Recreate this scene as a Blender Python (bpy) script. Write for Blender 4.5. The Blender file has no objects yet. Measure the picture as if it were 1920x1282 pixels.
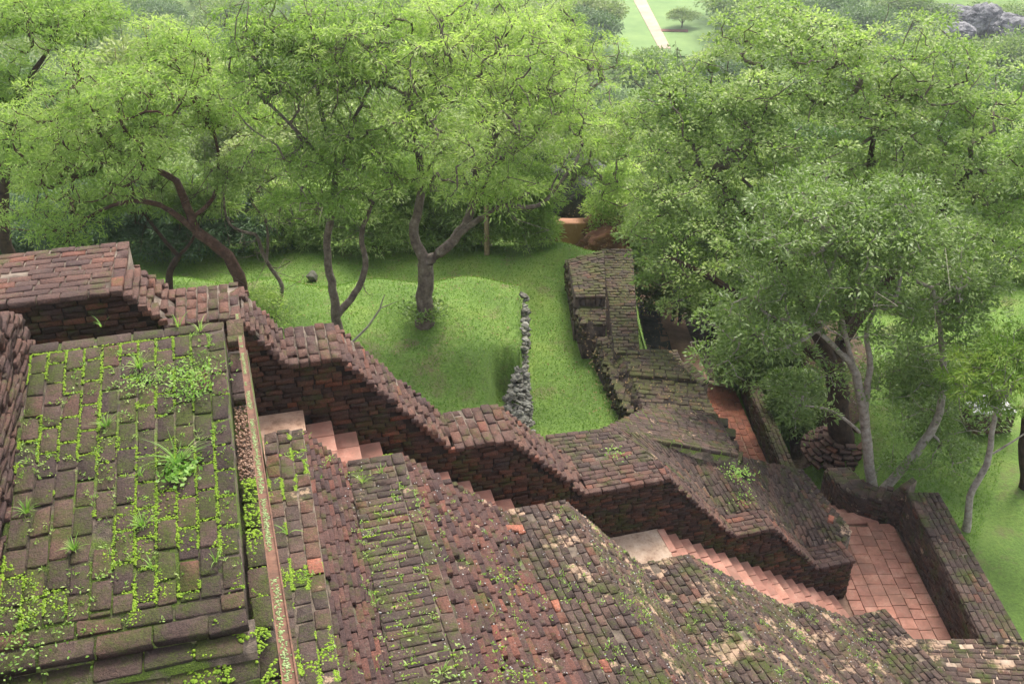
import bpy, bmesh, math, random
import numpy as np
from mathutils import Vector, Matrix, Euler
random.seed(7); RNG = np.random.default_rng(11)
scene = bpy.context.scene
COL = scene.collection
rad = math.radians

# ------------------------------------------------------------------ camera, light, exposure
PITCH = 31.0; CZ = 15.0; FPX = 1868.0
cam_d = bpy.data.cameras.new('camera'); cam = bpy.data.objects.new('camera', cam_d); COL.objects.link(cam)
cam.location = (0, 0, CZ); cam.rotation_euler = (rad(90 - PITCH), 0, 0)
cam_d.sensor_width = 36; cam_d.lens = FPX / 1920 * 36
cam_d.clip_start = 0.1; cam_d.clip_end = 3000
scene.camera = cam
SUN_EL, SUN_AZ = 62.0, 20.0          # azimuth measured from +Y towards +X
world = bpy.data.worlds.new('World'); scene.world = world; world.use_nodes = True
wn = world.node_tree.nodes; wl = world.node_tree.links
sky = wn.new('ShaderNodeTexSky'); sky.sky_type = 'NISHITA'; sky.sun_disc = False
sky.sun_elevation = rad(SUN_EL); sky.sun_rotation = rad(SUN_AZ); sky.dust_density = 4.0; sky.air_density = 1.0; sky.ozone_density = .6
hs = wn.new('ShaderNodeHueSaturation'); hs.inputs['Saturation'].default_value = .45
wl.new(sky.outputs[0], hs.inputs['Color']); wl.new(hs.outputs[0], wn['Background'].inputs[0])
wn['Background'].inputs[1].default_value = 0.15
sun_d = bpy.data.lights.new('sun', 'SUN'); sun = bpy.data.objects.new('sun', sun_d); COL.objects.link(sun)
sun_d.energy = 1.35; sun_d.angle = rad(20); sun_d.color = (1, .96, .9)
sd = Vector((math.sin(rad(SUN_AZ)) * math.cos(rad(SUN_EL)), math.cos(rad(SUN_AZ)) * math.cos(rad(SUN_EL)), math.sin(rad(SUN_EL))))
sun.rotation_euler = sd.to_track_quat('Z', 'Y').to_euler()
scene.view_settings.view_transform = 'Standard'; scene.view_settings.look = 'None'
scene.view_settings.exposure = 1.45; scene.view_settings.gamma = 1; scene.view_settings.use_curve_mapping = False

# ------------------------------------------------------------------ survey helpers
CP, SP = math.cos(rad(PITCH)), math.sin(rad(PITCH))
D = np.array([math.sin(rad(75)), math.cos(rad(75)), 0.0])      # the stair runs along D, going down
N = np.array([-D[1], D[0], 0.0])                               # across the stair, away from the viewer
Z = np.array([0, 0, 1.0])
def ray(px, py):
    u = 641 - py
    return np.array([px - 960, FPX * CP + u * SP, -FPX * SP + u * CP])
def atz(px, py, z):
    r = ray(px, py); t = (z - CZ) / r[2]; return np.array([r[0] * t, r[1] * t, z])
def atY(px, py, Y):
    r = ray(px, py); t = Y / r[1]; return np.array([r[0] * t, Y, CZ + r[2] * t])
def SN(s, n, z): return D * s + N * n + Z * z
def project(p):
    y, z = p[1], p[2] - CZ
    d = y * CP - z * SP
    if d < .1: return -9999, -9999, d
    return 960 + FPX * p[0] / d, 641 - FPX * (y * SP + z * CP) / d, d
def nrm(v): return v / (np.linalg.norm(v) + 1e-9)
def sstep(a, b, x):
    t = np.clip((x - a) / (b - a), 0, 1); return t * t * (3 - 2 * t)
def lerp_profile(P, s):
    return float(np.interp(s, [p[0] for p in P], [p[1] for p in P]))

# ------------------------------------------------------------------ object helpers
def tag(o, label=None, cat=None, group=None, kind=None):
    if label: o['label'] = label
    if cat: o['category'] = cat
    if group: o['group'] = group
    if kind: o['kind'] = kind
    return o
def thing(name, loc, label, cat, group=None, rotz=0):
    o = bpy.data.objects.new(name, None); o.empty_display_size = .2; COL.objects.link(o)
    o.location = Vector(loc); o.rotation_euler = (0, 0, rotz)
    return tag(o, label, cat, group)
def link_mesh(name, me, m=None, parent=None, world=True):
    o = bpy.data.objects.new(name, me); COL.objects.link(o)
    if m is not None and len(me.materials) == 0: me.materials.append(m)
    if parent is not None:
        o.parent = parent
        if world: o.location = -parent.location
    return o
def np_mesh(name, V, F, smooth=False, rnd=None):
    V = np.asarray(V, dtype=np.float32); F = np.asarray(F, dtype=np.int32)
    me = bpy.data.meshes.new(name); k = F.shape[1]
    me.vertices.add(len(V)); me.vertices.foreach_set('co', V.ravel())
    me.loops.add(F.size); me.loops.foreach_set('vertex_index', F.ravel())
    me.polygons.add(len(F)); me.polygons.foreach_set('loop_start', np.arange(0, F.size, k, dtype=np.int32))
    try: me.polygons.foreach_set('loop_total', np.full(len(F), k, dtype=np.int32))
    except Exception: pass
    if smooth: me.polygons.foreach_set('use_smooth', np.ones(len(F), dtype=bool))
    if rnd is not None:
        a = me.attributes.new('rnd', 'FLOAT', 'POINT'); a.data.foreach_set('value', np.asarray(rnd, dtype=np.float32))
    me.update(calc_edges=True); me.validate(); return me
def bm_mesh(name, bm, smooth=False):
    me = bpy.data.meshes.new(name)
    if smooth:
        for f in bm.faces: f.smooth = True
    bm.to_mesh(me); bm.free(); return me

# ------------------------------------------------------------------ materials
def mat(name):
    m = bpy.data.materials.new(name); m.use_nodes = True
    nt = m.node_tree; return m, nt.nodes, nt.links, nt.nodes['Principled BSDF']
def noise(n, l, scale, detail=4, coord=None, rough=.6):
    t = n.new('ShaderNodeTexNoise'); t.inputs['Scale'].default_value = scale; t.inputs['Detail'].default_value = detail
    t.inputs['Roughness'].default_value = rough
    if coord is not None: l.new(coord, t.inputs['Vector'])
    return t
def ramp(n, l, src, stops):
    r = n.new('ShaderNodeValToRGB'); e = r.color_ramp.elements
    e[0].position, e[0].color = stops[0][0], (*stops[0][1], 1)
    e[1].position, e[1].color = stops[-1][0], (*stops[-1][1], 1)
    for p, c in stops[1:-1]:
        q = e.new(p); q.color = (*c, 1)
    l.new(src, r.inputs[0]); return r
def mix(n, l, fac, a, b, mode='MIX'):
    m = n.new('ShaderNodeMix'); m.data_type = 'RGBA'; m.blend_type = mode
    for i, v in ((0, fac), (6, a), (7, b)):
        if isinstance(v, (int, float)): m.inputs[i].default_value = v
        elif isinstance(v, tuple): m.inputs[i].default_value = (*v, 1)
        else: l.new(v, m.inputs[i])
    return m.outputs[2]
def math_n(n, l, op, a, b=0.0, clamp=False):
    m = n.new('ShaderNodeMath'); m.operation = op; m.use_clamp = clamp
    for i, v in ((0, a), (1, b)):
        if isinstance(v, (int, float)): m.inputs[i].default_value = v
        else: l.new(v, m.inputs[i])
    return m.outputs[0]
def bump(n, l, h, bsdf, strength=.5, dist=.02):
    b = n.new('ShaderNodeBump'); b.inputs['Strength'].default_value = strength; b.inputs['Distance'].default_value = dist
    l.new(h, b.inputs['Height']); l.new(b.outputs[0], bsdf.inputs['Normal'])
def rnd_out(n, l):
    a = n.new('ShaderNodeAttribute'); a.attribute_name = 'rnd'
    o = n.new('ShaderNodeObjectInfo')
    return math_n(n, l, 'FRACT', math_n(n, l, 'ADD', a.outputs['Fac'], o.outputs['Random']))

def brick_material(name, stops, moss=.35, lichen=.2, sand=0.0, moss_col=((.030, .036, .010), (.075, .10, .015))):
    m, n, l, b = mat(name)
    pos = n.new('ShaderNodeNewGeometry').outputs['Position']
    r = rnd_out(n, l)
    base = ramp(n, l, r, stops).outputs[0]
    big = noise(n, l, .9, 5, pos)                      # slow drift of dark algae stain over the wall
    base = mix(n, l, ramp(n, l, big.outputs[0], [(.40, (0, 0, 0)), (.66, (.6, .6, .6))]).outputs[0], base, (.045, .032, .030))
    fine = noise(n, l, 42, 6, pos, .75)
    base = mix(n, l, .75, base, ramp(n, l, fine.outputs[0], [(.28, (.25, .25, .25)), (.5, (.9, .9, .9)), (.72, (1.9, 1.75, 1.6))]).outputs[0], 'MULTIPLY')
    med = noise(n, l, 9, 5, pos, .7)
    base = mix(n, l, ramp(n, l, med.outputs[0], [(.56, (0, 0, 0)), (.68, (.55 * lichen * 2,) * 3)]).outputs[0], base, (.19, .155, .12))
    if sand > 0:                                         # bare patches where the brick skin has come off
        sn = noise(n, l, 1.7, 7, pos, .72)
        base = mix(n, l, ramp(n, l, sn.outputs[0], [(.64 - sand * .09, (0, 0, 0)), (.67 - sand * .09, (.9, .9, .9))]).outputs[0], base, (.40, .27, .18))
    mn = noise(n, l, 2.3, 8, pos, .72); mn2 = noise(n, l, 55, 3, pos)
    g = n.new('ShaderNodeNewGeometry'); sx = n.new('ShaderNodeSeparateXYZ'); l.new(g.outputs['Normal'], sx.inputs[0])
    mfac = math_n(n, l, 'ADD', mn.outputs[0], math_n(n, l, 'MULTIPLY', mn2.outputs[0], .16))
    mfac = math_n(n, l, 'ADD', mfac, math_n(n, l, 'MULTIPLY', sx.outputs['Z'], .05))
    c = .80 - moss * .3
    mf = ramp(n, l, mfac, [(c - .10, (0, 0, 0)), (c + .06, (.85, .85, .85))]).outputs[0]
    mc = ramp(n, l, mn2.outputs[0], [(.35, moss_col[0]), (.65, moss_col[1])]).outputs[0]
    base = mix(n, l, mf, base, mc)
    l.new(base, b.inputs['Base Color']); b.inputs['Roughness'].default_value = .92
    b.inputs['Specular IOR Level'].default_value = .25
    h = math_n(n, l, 'ADD', fine.outputs[0], math_n(n, l, 'MULTIPLY', med.outputs[0], 1.6))
    bump(n, l, h, b, 1.0, .02)
    return m
DARK = [(0, (.062, .043, .036)), (.35, (.086, .058, .047)), (.65, (.108, .070, .055)), (.9, (.125, .073, .054)), (.97, (.14, .074, .052)), (1, (.17, .075, .05))]
REDD = [(0, (.085, .048, .042)), (.3, (.11, .064, .050)), (.65, (.135, .073, .055)), (.92, (.15, .074, .052)), (1, (.20, .08, .052))]
INNR_SHADE = [(0, (.035, .022, .018)), (.35, (.065, .034, .024)), (.7, (.095, .044, .028)), (1, (.16, .062, .036))]  # reddish inner-face brick with the shade of that face mixed into its tones
M = {}
M['moss_brick'] = brick_material('mossy_brick', DARK, moss=.47, lichen=.15)
M['step_brick'] = brick_material('worn_step_brick', [(0, (.065, .038, .035)), (.5, (.105, .055, .045)), (.9, (.14, .062, .045)), (1, (.20, .075, .05))], moss=.16, lichen=.3, sand=.2)
M['near_brick'] = brick_material('weathered_brick', DARK, moss=.28, lichen=.35, sand=.3)
M['slope_brick'] = brick_material('lower_weathered_brick', DARK, moss=.30, lichen=.5, sand=.85)
M['far_brick'] = brick_material('red_worn_brick', REDD, moss=.14, lichen=.35)
M['shaded_face_brick'] = brick_material('shaded_inner_brick', INNR_SHADE, moss=.38, lichen=.1, moss_col=((.03, .034, .010), (.06, .075, .014)))
M['ruin_brick'] = brick_material('ruin_brick', DARK, moss=.55, lichen=.3, moss_col=((.05, .055, .02), (.10, .11, .03)))
M['red_brick'] = brick_material('fresh_red_brick', [(0, (.26, .10, .065)), (1, (.40, .15, .09))], moss=.1, lichen=.5)

def core_material(name, mossy, col=(.10, .075, .055), pale=(.33, .25, .18), palefac=.3):
    m, n, l, b = mat(name)
    pos = n.new('ShaderNodeNewGeometry').outputs['Position']
    a = noise(n, l, 6, 6, pos); base = ramp(n, l, a.outputs[0], [(.35, tuple(c * .5 for c in col)), (.5, col), (.68 + .2 * (1 - palefac), pale)]).outputs[0]
    mn = noise(n, l, 1.6, 7, pos, .7); c = .72 - mossy * .35
    fine = noise(n, l, 60, 4, pos)
    mc = ramp(n, l, fine.outputs[0], [(.3, (.045, .065, .012)), (.7, (.15, .22, .025))]).outputs[0]
    base = mix(n, l, ramp(n, l, mn.outputs[0], [(c - .04, (0, 0, 0)), (c + .05, (1, 1, 1))]).outputs[0], base, mc)
    l.new(base, b.inputs['Base Color']); b.inputs['Roughness'].default_value = .97
    bump(n, l, fine.outputs[0], b, .9, .03); return m
M['core_moss'] = core_material('mossy_mortar', .62)
M['core_near'] = core_material('earthy_mortar', .36, (.14, .105, .075), (.30, .23, .16), .5)
M['core_pale'] = core_material('pale_lime_mortar', .2, (.17, .13, .095), (.34, .27, .21), .6)
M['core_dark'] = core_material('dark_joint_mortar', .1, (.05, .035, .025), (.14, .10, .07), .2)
M['core_shaded_face'] = core_material('shaded_inner_mortar', .1, (.02, .014, .010), (.05, .035, .025), .2)  # near-black mortar: shade of the inner face put into the colour

def simple(name, stops, scale, rough=.9, bs=.4, bd=.02, detail=6, obj_rnd=None, spec=.3):
    m, n, l, b = mat(name)
    pos = n.new('ShaderNodeNewGeometry').outputs['Position']
    a = noise(n, l, scale, detail, pos, .65); base = ramp(n, l, a.outputs[0], stops).outputs[0]
    if obj_rnd:
        r = rnd_out(n, l); base = mix(n, l, .9, base, ramp(n, l, r, obj_rnd).outputs[0], 'MULTIPLY')
    l.new(base, b.inputs['Base Color']); b.inputs['Roughness'].default_value = rough
    b.inputs['Specular IOR Level'].default_value = spec
    f = noise(n, l, scale * 6, 4, pos); bump(n, l, f.outputs[0], b, bs, bd); return m
M['tile'] = simple('terracotta_tile', [(.3, (.26, .12, .085)), (.5, (.38, .175, .125)), (.7, (.46, .26, .19))], 3.2, .8, .35, .008, 8,
                   [(0, (.72, .70, .70)), (.5, (1, 1, 1)), (1, (1.15, 1.1, 1.05))])
def dirty(m, amt=.75):
    n, l = m.node_tree.nodes, m.node_tree.links; b = n['Principled BSDF']; src = b.inputs['Base Color'].links[0].from_socket
    pos = n.new('ShaderNodeNewGeometry').outputs['Position']; a = noise(n, l, 1.3, 9, pos, .75); c = noise(n, l, 16, 5, pos, .7)
    x = mix(n, l, ramp(n, l, a.outputs[0], [(.42, (0, 0, 0)), (.62, (amt, amt, amt))]).outputs[0], src, (.17, .10, .07))
    x = mix(n, l, ramp(n, l, c.outputs[0], [(.54, (0, 0, 0)), (.66, (.6, .6, .6))]).outputs[0], x, (.20, .13, .09)); l.new(x, b.inputs['Base Color'])
dirty(M['tile'], .6)
M['tile_joint'] = simple('tile_joint', [(.3, (.16, .085, .055)), (.7, (.30, .19, .13))], 9)
M['landing'] = simple('sandy_landing', [(.33, (.20, .13, .085)), (.46, (.42, .31, .22)), (.7, (.52, .41, .31))], 5, .95, .5, .01, 9)
M['landing_red'] = simple('pinkish_landing', [(.33, (.22, .13, .085)), (.5, (.40, .25, .17)), (.7, (.46, .32, .23))], 5, .95, .5, .01, 9)
dirty(M['landing'], .5); dirty(M['landing_red'], .6)
M['rust'] = simple('rusty_iron', [(.3, (.07, .04, .026)), (.5, (.14, .068, .042)), (.72, (.20, .105, .065))], 14, .85, .5, .004)
M['lichen'] = simple('pale_lichen', [(.3, (.12, .17, .05)), (.7, (.34, .42, .19))], 30)
M['stone'] = simple('grey_rubble', [(.3, (.08, .075, .06)), (.5, (.22, .21, .175)), (.7, (.38, .37, .32))], 6, .95, .8, .03, 8, [(0, (.5, .48, .45)), (1, (1.1, 1.1, 1.08))])
M['white_stone'] = simple('white_stone', [(.3, (.40, .38, .34)), (.7, (.66, .64, .60))], 5)
M['boulder'] = simple('weathered_boulder', [(.34, (.035, .035, .036)), (.46, (.12, .115, .12)), (.56, (.24, .23, .23)), (.7, (.36, .34, .33))], .55, .95, .9, .5, 9)
M['earth'] = simple('red_earth', [(.3, (.10, .04, .025)), (.7, (.24, .11, .07))], 1.5, .95, .8, .05)
M['dark_soil'] = simple('dark_soil', [(.3, (.035, .028, .015)), (.5, (.075, .05, .032)), (.7, (.12, .065, .042))], 1.6, .97, .8, .05)
M['path_soil'] = simple('path_soil', [(.3, (.14, .085, .058)), (.7, (.25, .155, .11))], 2.5, .97, .6, .03)
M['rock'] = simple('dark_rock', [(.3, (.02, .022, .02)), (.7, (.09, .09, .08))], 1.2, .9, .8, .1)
M['clay_wall'] = simple('clay_wall', [(.3, (.24, .12, .07)), (.7, (.36, .19, .115))], 1.2, .95, .4, .02)
M['sand_path'] = simple('sandy_path', [(.3, (.34, .25, .18)), (.7, (.48, .36, .27))], .3, .95, .3, .05)
M['bark_red'] = simple('reddish_bark', [(.3, (.045, .026, .02)), (.55, (.12, .065, .045)), (.75, (.20, .13, .10))], 7, .92, 1, .03)
M['bark_grey'] = simple('grey_brown_bark', [(.3, (.07, .05, .04)), (.55, (.18, .14, .11)), (.75, (.32, .27, .22))], 7, .92, 1, .03)
M['bark_white'] = simple('pale_smooth_bark', [(.3, (.15, .125, .10)), (.5, (.33, .28, .23)), (.75, (.50, .45, .38))], 9, .85, .6, .01)
M['bark_dark'] = simple('dark_bark', [(.3, (.03, .02, .014)), (.7, (.10, .06, .04))], 7, .92, 1, .03)
M['post'] = simple('weathered_post', [(.3, (.2, .14, .08)), (.7, (.34, .25, .16))], 9)

def leaf_material(name, stops, transl=.35, clump=.6, rough=.55):
    m, n, l, b = mat(name)
    pos = n.new('ShaderNodeNewGeometry').outputs['Position']
    a = n.new('ShaderNodeAttribute'); a.attribute_name = 'rnd'
    big = noise(n, l, clump, 3, pos)
    f = math_n(n, l, 'ADD', math_n(n, l, 'MULTIPLY', a.outputs['Fac'], .55), math_n(n, l, 'MULTIPLY', big.outputs[0], .6))
    oi = n.new('ShaderNodeObjectInfo')
    f = math_n(n, l, 'ADD', f, math_n(n, l, 'MULTIPLY', oi.outputs['Random'], .25)); 
    f = math_n(n, l, 'SUBTRACT', f, .12)
    c = ramp(n, l, f, stops).outputs[0]
    l.new(c, b.inputs['Base Color']); b.inputs['Roughness'].default_value = rough
    b.inputs['Specular IOR Level'].default_value = .35
    t = n.new('ShaderNodeBsdfTranslucent'); tc = mix(n, l, 1.0, c, (1.05, 1.3, .6), 'MULTIPLY'); l.new(tc, t.inputs[0])
    ms = n.new('ShaderNodeMixShader'); ms.inputs[0].default_value = transl
    l.new(b.outputs[0], ms.inputs[1]); l.new(t.outputs[0], ms.inputs[2])
    l.new(ms.outputs[0], n['Material Output'].inputs[0]); return m
M['leaf_neem'] = leaf_material('feathery_leaves', [(.10, (.085, .14, .035)), (.34, (.19, .27, .068)), (.60, (.31, .40, .115)), (.88, (.50, .55, .22))], .55)
M['leaf_green'] = leaf_material('mid_green_leaves', [(.10, (.07, .12, .038)), (.38, (.165, .235, .070)), (.66, (.28, .36, .115)), (.92, (.50, .55, .24))], .45)
M['leaf_dark'] = leaf_material('glossy_dark_leaves', [(.12, (.058, .095, .026)), (.45, (.135, .195, .050)), (.75, (.22, .30, .09)), (.95, (.42, .48, .20))], .38, rough=.4)
M['leaf_yellow'] = leaf_material('yellow_green_leaves', [(.15, (.13, .21, .03)), (.5, (.22, .34, .05)), (1, (.40, .42, .10))], .42)
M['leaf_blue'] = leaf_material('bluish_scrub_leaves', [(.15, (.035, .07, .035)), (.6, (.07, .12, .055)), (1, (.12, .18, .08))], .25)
M['far_a'] = leaf_material('forest_leaves', [(.1, (.08, .13, .035)), (.5, (.17, .24, .06)), (.95, (.32, .38, .11))], .3, .12)
M['far_b'] = leaf_material('pale_forest_leaves', [(.1, (.12, .16, .05)), (.5, (.23, .28, .09)), (.95, (.38, .42, .17))], .3, .12)
M['far_c'] = leaf_material('deep_forest_leaves', [(.1, (.05, .095, .03)), (.5, (.10, .165, .05)), (.95, (.18, .25, .08))], .25, .12)
M['weed'] = leaf_material('weed_leaves', [(.1, (.12, .24, .04)), (.5, (.22, .38, .07)), (1, (.42, .50, .16))], .4, 3)
M['moss'] = leaf_material('bright_moss', [(.1, (.07, .12, .012)), (.5, (.16, .26, .018)), (1, (.26, .36, .035))], .1, 4, .9)
M['grass'] = leaf_material('grass_blades', [(.1, (.075, .145, .022)), (.5, (.135, .235, .04)), (1, (.25, .34, .08))], .45, .5, .7)

def ground_material():
    m, n, l, b = mat('ground_cover')
    pos = n.new('ShaderNodeNewGeometry').outputs['Position']
    a = noise(n, l, .45, 7, pos, .7); f = noise(n, l, 14, 6, pos, .75)
    base = ramp(n, l, a.outputs[0], [(.3, (.075, .135, .022)), (.5, (.12, .205, .034)), (.7, (.18, .25, .05))]).outputs[0]
    base = mix(n, l, .7, base, ramp(n, l, f.outputs[0], [(.3, (.5, .5, .45)), (.7, (1.5, 1.45, 1.3))]).outputs[0], 'MULTIPLY')
    d = noise(n, l, .8, 8, pos, .75)
    base = mix(n, l, ramp(n, l, d.outputs[0], [(.54, (0, 0, 0)), (.68, (.85, .85, .85))]).outputs[0], base, (.15, .115, .06))
    l.new(base, b.inputs['Base Color']); b.inputs['Roughness'].default_value = .95
    bump(n, l, f.outputs[0], b, .8, .06); return m
M['ground'] = ground_material()
M['far_lawn'] = simple('far_lawn', [(.3, (.12, .20, .06)), (.7, (.20, .29, .09))], .12, .95, .3, .1)

# ------------------------------------------------------------------ brick library
def make_brick_variant(i):
    r = random.Random(100 + i); bm = bmesh.new()
    bmesh.ops.create_cube(bm, size=1)
    for v in bm.verts: v.co.x *= 2.0; v.co.y *= 1.0; v.co.z *= .55
    bmesh.ops.bevel(bm, geom=bm.edges[:], offset=.05, segments=1, affect='EDGES')
    for v in bm.verts:
        v.co += Vector((r.uniform(-.05, .05), r.uniform(-.045, .045), r.uniform(-.035, .035)))
    for v in bm.verts: v.co.x /= 2.0; v.co.z /= .55
    if i % 4 == 3:                                   # a knocked-off corner
        c = Vector((r.choice((-.5, .5)), r.choice((-.5, .5)), .5))
        for v in bm.verts:
            d = (v.co - c).length
            if d < .35: v.co -= c * (.35 - d) * .8
    bmesh.ops.triangulate(bm, faces=[f for f in bm.faces if len(f.verts) > 4])
    bm.verts.ensure_lookup_table()
    V = np.array([v.co[:] for v in bm.verts]); T = []
    for f in bm.faces:
        vs = [v.index for v in f.verts]
        T.append(vs[:3])
        if len(vs) == 4: T.append([vs[0], vs[2], vs[3]])
    bm.free(); return V, np.array(T)
NV = 12
BV = [make_brick_variant(i) for i in range(NV)]
BM_CACHE = {}
def brick_mesh(i, m):
    k = (i, m.name)
    if k not in BM_CACHE:
        me = np_mesh('brick', BV[i][0], BV[i][1]); me.materials.append(m); BM_CACHE[k] = me
    return BM_CACHE[k]
class Bricks:
    """collects bricks of one wall; emits the 300 that show largest as objects, the rest joined"""
    def __init__(s): s.items = []
    def add(s, c, ax, ay, az, dims, jit=1.0, m=None, keep=1.0):
        if random.random() > keep: return
        R = np.stack([nrm(ax), nrm(ay), nrm(az)], 1)
        e = Euler((random.gauss(0, .012) * jit, random.gauss(0, .014) * jit, random.gauss(0, .014) * jit)).to_matrix()
        R = R @ np.array(e)
        d = np.array(dims) * np.array([random.uniform(.95, 1.0), random.uniform(.93, 1.0), 1])
        c = np.array(c) + az * random.gauss(0, .0045) * jit + ax * random.gauss(0, .003) * jit
        s.items.append((c, R, d, random.randrange(NV), random.random(), m))
    def emit(s, parent, m, limit=300, name='brick'):
        sc = []
        for i, it in enumerate(s.items):
            x, y, d = project(it[0])
            vis = -40 < x < 1960 and -40 < y < 1322
            sc.append((0 if vis else 1, d, i))
        sc.sort(); L = np.array(parent.location)
        single = set(i for (v, d, i) in sc[:limit])
        VS, FS, RS, off = {}, {}, {}, {}
        for i, (c, R, d, v, r, mm) in enumerate(s.items):
            mm = mm or m
            if i in single:
                o = bpy.data.objects.new(name, brick_mesh(v, mm)); COL.objects.link(o); o.parent = parent
                Mx = Matrix(np.array(R).tolist()).to_4x4() @ Matrix.Diagonal((*d, 1))
                Mx.translation = Vector(c - L); o.matrix_local = Mx
            else:
                V, T = BV[v]; W = (V * d) @ R.T + c
                k = mm.name
                VS.setdefault(k, []).append(W); o0 = off.get(k, 0); FS.setdefault(k, []).append(T + o0); off[k] = o0 + len(V)
                RS.setdefault(k, []).append(np.full(len(V), r))
        for k in VS:
            me = np_mesh('bricks_joined', np.concatenate(VS[k]), np.concatenate(FS[k]), rnd=np.concatenate(RS[k]))
            o = link_mesh('brick_courses', me, bpy.data.materials[k], parent); tag(o, kind='stuff')
BL, BW, BH, HC = .30, .155, .080, .0866
def quad_bricks(B, P00, P10, P11, P01, L=BL, W=BW, H=BH, joint=.016, stagger=True, jit=1.0, keep=.99, m=None, lift=0.0, clip=None):
    """bricks laid on a bilinear patch: length along u (P00->P10), rows along v"""
    P00, P10, P11, P01 = map(np.array, (P00, P10, P11, P01))
    lv = (np.linalg.norm(P01 - P00) + np.linalg.norm(P11 - P10)) / 2
    rows = max(1, int(round(lv / W)))
    for j in range(rows):
        v = (j + .5) / rows
        A = P00 * (1 - v) + P01 * v; C = P10 * (1 - v) + P11 * v; lu = np.linalg.norm(C - A)
        if lu < .05: continue
        off = (j % 2) * .5 * L * (1 if stagger else 0) + random.uniform(-.04, .04)
        x = -off
        dv = nrm((P01 - P00) * (1 - .5) + (P11 - P10) * .5); w = lv / rows
        while x < lu - .01:
            l = L * random.choice((1, 1, 1, 1, .93, 1.06, .86))
            a, b_ = max(x, 0), min(x + l, lu); x += l
            if b_ - a < .05: continue
            c = A + (C - A) * ((a + b_) / 2 / lu)
            if clip is not None and not clip(c): continue
            du = nrm(C - A); nz = nrm(np.cross(du, dv)); nz = nz if nz[2] > -.2 else -nz
            ay = np.cross(nz, du)
            B.add(c - nz * (H / 2 - lift), du, ay, nz, (b_ - a - joint, w - joint, H), jit, m, keep)
def core_mesh(quads, zb, sink=.025):
    """closed solid bodies: each quad top surface sunk a little, with skirts down to zb"""
    V, F = [], []; QS = []
    for q in quads:
        q = [np.array(p, float) for p in q]
        nonpl = abs(np.dot(nrm(np.cross(q[1] - q[0], q[3] - q[0])), q[2] - q[0])) > .02; m_ = 6 if nonpl else 1
        bl = lambda u, v: q[0] * (1 - u) * (1 - v) + q[1] * u * (1 - v) + q[2] * u * v + q[3] * (1 - u) * v
        for i in range(m_):
            for j in range(m_): QS.append((bl(i / m_, j / m_), bl((i + 1) / m_, j / m_), bl((i + 1) / m_, (j + 1) / m_), bl(i / m_, (j + 1) / m_)))
    for q in QS:
        q = [np.array(p, float) for p in q]; c = sum(q) / 4; k = len(V)
        for p in q:
            t = p + nrm(np.array([c[0] - p[0], c[1] - p[1], 0])) * .02; V.append(t - Z * sink)
        for p in q:
            t = p + nrm(np.array([c[0] - p[0], c[1] - p[1], 0])) * .02; V.append([t[0], t[1], min(zb, t[2] - .3)])
        F += [[k, k + 1, k + 2, k + 3], [k + 7, k + 6, k + 5, k + 4]]
        for i in range(4):
            j = (i + 1) % 4; F.append([k + i, k + 4 + i, k + 4 + j, k + j])
    return np_mesh('core', V, F)

# ------------------------------------------------------------------ stepped stair walls
def snap(z): return round(z / HC) * HC
class Prof:
    def __init__(s, pts): s.p = [(a, snap(b)) for a, b in pts]
    def z(s, x): return lerp_profile(s.p, x)
def stepped_wall(B, prof, n0, n1, shear=0.0, nref=11.3, flat_style=None, jit=1.0, keepf=.985, keeps=.98, m_slope=None, joint=.016, hc=HC, Lb=BL, Wb=BW):
    BH = hc - .006
    """prof descends along s; n0 = edge towards viewer side, n1 = far edge. Returns core quads"""
    quads = []; Ut = nrm(Z + N * shear) if shear else Z; Nt = nrm(N - Z * shear) if shear else N
    def P(s, n, z): return SN(s, n, z + shear * (nref - n))
    pts = prof.p
    for i in range(len(pts) - 1):
        (sa, za), (sb, zb) = pts[i], pts[i + 1]
        dn = 0 if abs(za - zb) < HC * .6 else HC * .95
        quads.append((P(sa, n0, za - dn), P(sb, n0, zb - dn), P(sb, n1, zb - dn), P(sa, n1, za - dn)))
        if abs(za - zb) < HC * .6:            # flat landing of the wall top
            st = (flat_style or {}).get(i, 'n')
            if st == 'n':
                quad_bricks(B, P(sa, n1, za), P(sa, n0, za), P(sb, n0, za), P(sb, n1, za), Lb, Wb, jit=jit, keep=keepf, joint=joint)
            elif st == 's':
                brd = Wb * 1.1
                quad_bricks(B, P(sa, n1, za), P(sb - brd, n1, za), P(sb - brd, n0, za), P(sa, n0, za), Lb * 1.12, Wb, jit=jit, keep=keepf, joint=joint)
                quad_bricks(B, P(sb - brd, n1, za), P(sb - brd, n0, za), P(sb, n0, za), P(sb, n1, za), Lb, brd, jit=jit, keep=keepf, joint=joint)
            continue
        K = max(1, int(round((za - zb) / hc))); run = (sb - sa) / K; hk = (za - zb) / K
        for k in range(K):
            z = za - (k + 1) * hk + .01; s0 = sa + k * run - .05; s1 = sa + (k + 1) * run
            x = n0 - random.uniform(0, .25)
            while x < n1 - .02:
                l = Lb * random.uniform(.8, 1.1); a, b_ = max(x, n0), min(x + l, n1); x += l
                if b_ - a < .06: continue
                js = random.gauss(0, .006 * jit)
                if random.random() < .010 * jit: js -= .06
                c = P((s0 + s1) / 2 + js, (a + b_) / 2, z) - Ut * BH / 2
                B.add(c, Nt, -D, Ut, (b_ - a - joint, s1 - s0 - .004, BH), jit, m_slope, keeps)
    return quads
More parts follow.
